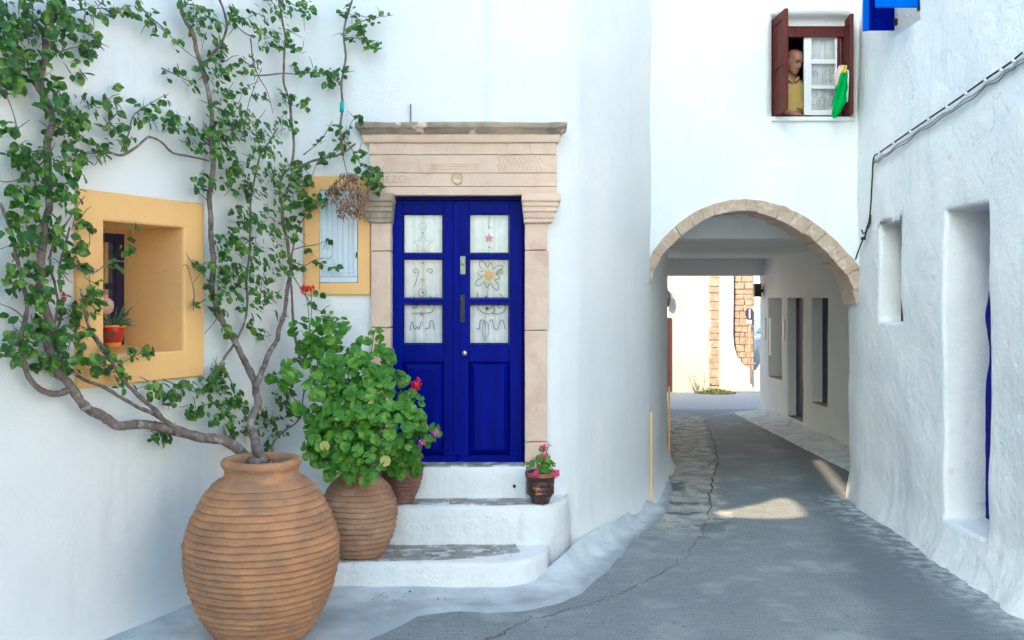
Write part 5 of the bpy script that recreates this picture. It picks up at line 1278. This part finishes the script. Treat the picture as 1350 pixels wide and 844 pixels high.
# small red and white charm in the vine
c = vp(85, 393, .12); t = thing('wall_charm', c, 'small red and white ornament hanging among the vine stems left of the deep window', 'ornament')
Mq = MB(); Mq.box(c.x - .02, c.x + .02, c.y - .006, c.y + .006, c.z - .03, c.z + .03); Mq.obj('plate', white_wood, t)
V, Fc = lathe([(.001, -.016), (.012, -.012), (.016, 0), (.012, .012), (.001, .016)], 10, (c.x, c.y - .008, c.z - .008)); obj('red_fruit', V, Fc, red_p, t, True)
obj('red_cap', [(c.x - .015, c.y - .01, c.z + .012), (c.x + .015, c.y - .01, c.z + .012), (c.x, c.y - .01, c.z + .04), (c.x, c.y + .01, c.z + .02)], [(0, 1, 2), (0, 3, 1), (1, 3, 2), (2, 3, 0)], red_p, t)

# ------------------------------------------------------------------ aloe pot and woven ball in the deep window
def sill_pt(px, py, t_, off): return wp(t_, 1.78, off)
AP = wp(.50, 1.785, -.30)
def on_sill(px):   # point on sill along view column
    k = (px - CX) / F; best = None
    for i in range(400):
        t_ = .2 + .6 * i / 400; q = wp(t_, 1.785, -.22)
        e = abs(q.x / q.y - k)
        if best is None or e < best[0]: best = (e, q)
    return best[1]
AP = on_sill(149)
ap = thing('aloe_pot', AP, 'little red and orange flower pot with painted leaves on the deep window sill', 'pot')
V, Fc = lathe([(.045, 0), (.05, .004), (.052, .028)], 28, AP); obj('foot', V, Fc, yel_p, ap, True)
V, Fc = lathe([(.052, .029), (.058, .04), (.068, .09), (.072, .125)], 28, AP, 0, False); obj('body', V, Fc, red_p, ap, True)
V, Fc = lathe([(.0725, .126), (.078, .128), (.078, .142), (.07, .142), (.06, .12), (.001, .118)], 28, AP, 0, False); obj('rim', V, Fc, yel_p, ap, True)
m = MB(); r = random.Random(6)
for i in range(5):
    a = -math.pi / 2 + (i - 2) * .28; base_ = Vector((AP.x + .0655 * math.cos(a - .1), AP.y + .0655 * math.sin(a - .1), AP.z + .05)); nn = Vector((math.cos(a), math.sin(a), 0)) * .008; m.add([base_ + nn, base_ + nn + Vector((.008, 0, .03)), base_ + nn + Vector((0.002 * (i - 2), 0, .055)), base_ + nn + Vector((-.008, 0, .03))], [(0, 1, 2, 3)])
m.obj('painted_leaves', aloe_m, ap)
al = thing('aloe_plant', AP + Vector((0, 0, .12)), 'spiky grey-green aloe growing in the red sill pot', 'plant'); r = random.Random(12)
for i in range(20):
    a = r.uniform(0, 6.28); el = r.uniform(.25, 1.2); l = r.uniform(.12, .20); d = Vector((math.cos(a) * math.cos(el), math.sin(a) * math.cos(el), math.sin(el))); p0 = AP + Vector((0, 0, .125)) + Vector((d.x, d.y, 0)) * .02
    C_ = [p0 + d * l * k / 5 + Vector((0, 0, -.03 * (k / 5) ** 2 * math.cos(el))) for k in range(6)]; V, Fc = tube(C_, [.010, .011, .009, .007, .004, .0008], 5); obj('aloe_leaf', V, Fc, aloe_m, al, True)
BPn = on_sill(137.5) + Vector((0, 0, .26)); V, Fc = lathe([(.001, -.055), (.03, -.05), (.052, -.028), (.058, 0), (.055, .03), (.035, .05), (.02, .056), (.02, .075), (.012, .08), (.001, .08)], 24, BPn)
wv = thing('woven_ball', BPn, 'striped straw ball ornament in the corner of the deep window above the aloe', 'ornament'); obj('ball', V, Fc, mat('straw', (.75, .52, .36), (.45, .22, .14), 30, .8, .003, 40, stretch=(.6, .6, 6)), wv, True)
V, Fc = tube([BPn + Vector((0, 0, .07)), BPn + Vector((0, 0, .5))], .002, 4); obj('cord', V, Fc, stem_m, wv)

# ------------------------------------------------------------------ man at the upper window
def man():
    PY = 10.34
    t = thing('person', P3(1048, 150, PY), 'bald man in a yellow shirt leaning at the open upper window, looking down', 'person')
    bm = bmesh.new(); sc_ = 1.0
    hc = P3(1047, 81, PY)
    yaw = R(28); pitch = R(24)      # looks towards image right and down
    Rm = Matrix.Rotation(yaw, 3, 'Z') @ Matrix.Rotation(pitch, 3, 'X')
    def loft(rings, n=20, cap=True):
        rows = []
        for (c, ax, ay, fn) in rings:
            row = []
            for k in range(n):
                a = 2 * math.pi * k / n; p = Vector((ax * math.cos(a), ay * math.sin(a), 0)); row.append(bm.verts.new(fn(c, p, a)))
            rows.append(row)
        for p, q in zip(rows, rows[1:]):
            for k in range(n): bm.faces.new((p[k], p[(k + 1) % n], q[(k + 1) % n], q[k]))
        if cap: bm.faces.new(rows[0][::-1]); bm.faces.new(rows[-1])
    # head: rows along local z with a face on local -y
    prof = [(-.125, .030, .045, -.035), (-.112, .042, .058, -.030), (-.09, .055, .074, -.020), (-.06, .064, .085, -.010), (-.03, .069, .091, -.004), (0, .073, .096, 0), (.03, .076, .099, .003), (.06, .076, .098, .006), (.085, .068, .088, .008), (.105, .052, .068, .010), (.118, .03, .04, .010), (.122, .01, .014, .010)]
    rows = []
    N = 32
    for (z_, ax, ay, oy) in prof:
        row = []
        for k in range(N):
            a = 2 * math.pi * k / N; x = ax * math.cos(a); y = ay * math.sin(a) + oy; f = max(0, -math.sin(a)) ** 6      # face side
            nose = math.exp(-(x / .013) ** 2) * max(0, 1 - abs(z_ + .028) / .045) * .030 if math.sin(a) < 0 else 0
            brow = math.exp(-((z_ - .018) / .014) ** 2) * .007 * f; eye = -math.exp(-((abs(x) - .032) / .014) ** 2 - ((z_ - .0) / .013) ** 2) * .020 * (math.sin(a) < 0)
            mouth = math.exp(-(x / .03) ** 2 - ((z_ + .07) / .012) ** 2) * .005 * f; chin = math.exp(-(x / .025) ** 2 - ((z_ + .108) / .015) ** 2) * .010 * f
            ear = math.exp(-((abs(a if a < math.pi else 2 * math.pi - a) - 0) / .16) ** 2 - ((z_ + .005) / .032) ** 2) * .016 + math.exp(-((abs(a - math.pi)) / .16) ** 2 - ((z_ + .005) / .032) ** 2) * .016
            x *= 1 + ear / .075; y -= nose + brow + eye + mouth + chin
            row.append(bm.verts.new(hc + Rm @ Vector((x, y, z_))))
        rows.append(row)
    for p, q in zip(rows, rows[1:]):
        for k in range(N): bm.faces.new((p[k], p[(k + 1) % N], q[(k + 1) % N], q[k]))
    bm.faces.new(rows[0][::-1]); bm.faces.new(rows[-1])
    def addtube(P, r, s=12):
        V, Fc = tube(catmull(P, 5), None or [float(x) for x in np.interp(np.linspace(0, 1, (len(P) - 1) * 5 + 1), np.linspace(0, 1, len(r)), r)], s); vv = [bm.verts.new(v) for v in V]
        for f in Fc: bm.faces.new([vv[i] for i in f])
    chest = P3(1046, 128, PY + .12); neck0 = hc + Rm @ Vector((0, .03, -.07)); addtube([neck0, neck0.lerp(chest, .3), chest.lerp(neck0, .35)], [.058, .060, .075])
    # torso core
    loft([(chest + Vector((0, 0, z_)), ax, ay, lambda c, p, a: c + p) for z_, ax, ay in ((-.35, .15, .10), (-.15, .16, .11), (0, .17, .11), (.10, .16, .10), (.15, .09, .07))])
    sillz = WZ0 + .03
    hands = []
    for sgn, hx, hy in ((1, 1050, 10.12), (-1, 1040, 10.10)):
        sh = chest + Vector((sgn * .17, 0, .07)); wr = P3(hx, 0, hy); wr.z = sillz + .05; el = (sh + wr) / 2 + Vector((sgn * .07 if sgn < 0 else -.02, .06, -.10)); wr = wr + Vector((0, .05, 0))
        addtube([sh, el, wr], [.050, .042, .036, .026]); hands.append((sh, el, wr))
        # palm and fingers, resting on the sill and pointing to the camera's right
        dirn = Vector((.75, -.62, -.10)).normalized() if sgn < 0 else Vector((-.35, -.9, -.1)).normalized(); side = dirn.cross(Vector((0, 0, 1))).normalized(); pc = wr + dirn * .05 + Vector((0, 0, -.012))
        addtube([wr, pc - side * .0, pc + dirn * .035], [.026, .036, .034])
        for k, (o_, ln) in enumerate(((-.03, .062), (-.01, .075), (.01, .070), (.03, .055))):
            b0 = pc + dirn * .035 + side * o_; addtube([b0, b0 + dirn * ln * .5 + Vector((0, 0, .006)), b0 + dirn * ln * .9 + Vector((0, 0, -.014))], [.010, .009, .0075], 8)
        b0 = pc - side * .03; addtube([b0, b0 - side * .022 + dirn * .03, b0 - side * .022 + dirn * .06 + Vector((0, 0, -.006))], [.012, .010, .008], 8)
    o = objbm('body', bm, skin_m, t, True); rm = o.modifiers.new('remesh', 'REMESH'); rm.mode = 'VOXEL'; rm.voxel_size = .006; rm.use_smooth_shade = True
    sm_ = o.modifiers.new('smooth', 'SMOOTH'); sm_.iterations = 3
    # shirt
    bm = bmesh.new()
    def fn(c, p, a): return c + p + noise.noise_vector((c + p) * 9) * .008
    loft([(chest + Vector((0, 0, z_)), ax, ay, fn) for z_, ax, ay in ((-.40, .165, .125), (-.25, .172, .130), (-.10, .185, .132), (.02, .19, .130), (.09, .175, .118), (.14, .12, .09), (.175, .078, .074))], 28)
    for sh, el, wr in hands: addtube([sh + Vector((0, 0, 0)), sh.lerp(el, .5), el], [.078, .070, .064], 14)
    col_c = chest.lerp(neck0, .62)
    for sgn in (-1, 1): addtube([col_c + Vector((sgn * .07, .03, .02)), col_c + Vector((sgn * .06, -.04, .0)), col_c + Vector((sgn * .015, -.085, -.05))], [.016, .018, .008], 8)
    o = objbm('shirt', bm, shirt_m, t, True); rm = o.modifiers.new('remesh', 'REMESH'); rm.mode = 'VOXEL'; rm.voxel_size = .007; rm.use_smooth_shade = True
    hairm = mat('grey_hair', (.13, .11, .10), None)
    brown_e = mat('eye_dark', (.03, .02, .02), None, rough=.3)
    for sgn in (-1, 1):
        c = hc + Rm @ Vector((sgn * .031, -.080, .002)); V, Fc = lathe([(.001, -.006), (.008, -.004), (.011, 0), (.008, .004), (.001, .006)], 10, c); obj('eye', V, Fc, brown_e, t, True)
        V, Fc = tube([hc + Rm @ Vector((sgn * .015, -.101, .022)), hc + Rm @ Vector((sgn * .033, -.096, .027)), hc + Rm @ Vector((sgn * .05, -.080, .020))], [.004, .008, .003], 6); obj('eyebrow', V, Fc, hairm, t, True)
    V, Fc = tube([hc + Rm @ Vector((x, -.098 + abs(x) * .35, -.066)) for x in (-.025, -.01, .01, .025)], [.002, .0035, .0035, .002], 6); obj('lips', V, Fc, mat('lip', (.32, .10, .09), None), t, True)
    V, Fc = tube([hc + Rm @ Vector((x, -.104 + abs(x) * .5, -.052 - abs(x) * .25)) for x in (-.03, -.012, 0, .012, .03)], [.003, .007, .007, .007, .003], 6); obj('moustache', V, Fc, hairm, t, True)
    # thin grey hair at the temples
    V = []; Fc = []
    for sgn in (-1, 1):
        for k in range(160):
            a = rnd.uniform(.2, 1.5); z_ = rnd.uniform(-.03, .05); b = hc + Rm @ Vector((sgn * .077 * math.cos(a), .1 * math.sin(a), z_)); k0 = len(V)
            V += [b, b + Rm @ Vector((0, .008, .004)), b + Rm @ Vector((sgn * .004, .006, -.02))]; Fc.append((k0, k0 + 1, k0 + 2))
    obj('hair', V, Fc, hairm, t)
man()
# cloths hung on the right shutter
def rag(name, outline, Y, m, lab, seed, amp=.02, th=.01):
    """hanging folded cloth: rows of (py, pxl, pxr)"""
    V = []; Fc = []; n = 12; rows = []
    pts = catmull([Vector(o_) for o_ in outline], 4)
    for i, (py, a, b) in enumerate(pts):
        for k in range(n + 1):
            u = k / n; p = P3(a + (b - a) * u, py, Y - amp * (math.sin(u * 11 + seed + i * .12) * .5 + .8 * math.sin(u * 3.14)) - .015 * noise.noise(Vector((u * 4, i * .3, seed))))
            V.append(p)
    R_ = len(pts); base = len(V)
    V += [v + Vector((0, th * 3, 0)) for v in V]
    for i in range(R_ - 1):
        for k in range(n): q = i * (n + 1) + k; Fc.append((q, q + 1, q + n + 2, q + n + 1)); Fc.append((q + base, q + base + n + 1, q + base + n + 2, q + base + 1))
        q = i * (n + 1); Fc.append((q, q + n + 1, q + n + 1 + base, q + base)); q += n; Fc.append((q, q + base, q + n + 1 + base, q + n + 1))
    return tag(obj(name, V, Fc, m, None, True), lab, 'cloth')
rag('white_cloth', [(92, 1114, 1119), (100, 1113, 1119.5), (116, 1115, 1119), (134, 1116, 1118)], 9.86, white_wood, 'white rag hanging between the green cloth and the right shutter', 3)
rag('beige_cloth', [(86, 1107, 1117), (92, 1104, 1116), (100, 1099, 1112), (108, 1101, 1109), (116, 1102, 1107), (122, 1103, 1105)], 9.83, beige_c, 'beige rag bunched above the green cloth at the upper window', 1)
g = thing('green_cloth', P3(1112, 88, 9.78), 'bright green cloth with a yellow top hanging from the upper window shutter', 'cloth')
for nm, ol_, mm in (('cloth', [(94, 1110, 1117), (100, 1108, 1117.5), (108, 1106, 1117), (116, 1102.5, 1118), (124, 1102, 1115.5), (132, 1099, 1116.5), (140, 1099.5, 1112), (148, 1098, 1108), (155, 1099, 1103)], green_c), ('yellow_band', [(87, 1112, 1114), (90, 1111, 1116), (94, 1110, 1117), (96, 1111, 1115)], yel_c)):
    o = rag(nm, ol_, 9.78 if nm == 'cloth' else 9.765, mm, None, 5, .055); 
    for kk in ('category',):
        if kk in o: del o[kk]
    o.parent = g; o.location = -Vector(g.location)

# small litter and leaves on the lane and steps
def litter():
    r = random.Random(17); V = []; Fc = []
    def fits(x, y): return True
    pts = []
    for i in range(70):
        px, py = r.uniform(400, 1300), r.uniform(560, 840); x, y = G2(px, py)
        # keep to open lane surface
        if x > 3.2 or x < -.6 + (y - 6.1) * .75 or y > 15: continue
        pts.append((x, y, .006))
    for i in range(26): pts.append((r.uniform(-.9, .0), r.uniform(7.15, 7.5), .217))
    for i in range(30): x = r.uniform(-1.1, .1); pts.append((x, r.uniform(6.65, 7.0), .036))
    for x, y, z in pts:
        a = r.uniform(0, 6.28); l, w_ = r.uniform(.006, .018), r.uniform(.003, .007); k = len(V)
        d = Vector((math.cos(a), math.sin(a), 0)); n_ = Vector((-d.y, d.x, 0)); c = Vector((x, y, z + .002))
        V += [c - d * l, c + n_ * w_ + Vector((0, 0, .004)), c + d * l + Vector((0, 0, .003)), c - n_ * w_]; Fc.append((k, k + 1, k + 2, k + 3))
    tag(obj('litter', V, Fc, mat('litter', (.07, .06, .05), (.16, .12, .08), 30, .9)), 'scattered dry leaf bits on the lane and steps', 'litter', kind='stuff')
litter()
B('chain', P3(541, 145, 7.9).x - .004, P3(541, 145, 7.9).x + .004, HY - .03, HY - .015, sZ(163), sZ(136), iron)
tag(bpy.data.objects['chain'], 'thin dark chain hanging on the wall just above the door cornice', 'chain')

# ------------------------------------------------------------------ added off-frame screen: casts the lane's shade, gaps shape the sun patches
def shade_blocker():
    sx = -2.97
    def back(px, py, Yd=None):
        x, y = G2(px, py); t = (x - sx) / SUNH.x; return Vector((y - SUNH.y * t, SUNT * t, 0))
    h1 = [back(*p) for p in ((950, 675), (975, 671), (1000, 666), (1022, 659), (1037, 659), (1048, 666), (1057, 679), (1040, 682), (1000, 682), (965, 680))]
    h2 = [back(*p) for p in ((1075, 607), (1082, 607), (1126, 656), (1113, 656))]
    def grow(h, k): c = sum(h, Vector()) / len(h); return [c + (q - c) * k for q in h]
    h1 = grow(h1, 1.14); c2 = sum(h2, Vector()) / 4; h2 = [q + Vector((0, .02 if q.y > c2.y + (q.x - c2.x) * (h2[3].y - h2[0].y) / (h2[3].x - h2[0].x) else -.02, 0)) for q in h2]
    outer_ = [Vector(p + (0,)) for p in ((-5, 0), (4.6, 0), (4.6, 6.02), (5.9, 6.02), (5.9, 11.8), (-5, 11.8))]
    loops = [outer_, h1, h2]; allv = sum(loops, []); tri = geometry.tessellate_polygon(loops); n = len(allv)
    V = [(sx, p.x, p.y) for p in allv] + [(sx - .012, p.x, p.y) for p in allv]
    Fc = [tuple(t) for t in tri] + [tuple(i + n for i in t[::-1]) for t in tri]; k = 0
    for L_ in loops:
        m_ = len(L_); Fc += [(k + i, k + (i + 1) % m_, k + (i + 1) % m_ + n, k + i + n) for i in range(m_)]; k += m_
    tag(obj('shade_screen', V, Fc, plaster), 'added unseen white screen left of the viewpoint, two gaps shaping the sun patches', 'wall')
shade_blocker()
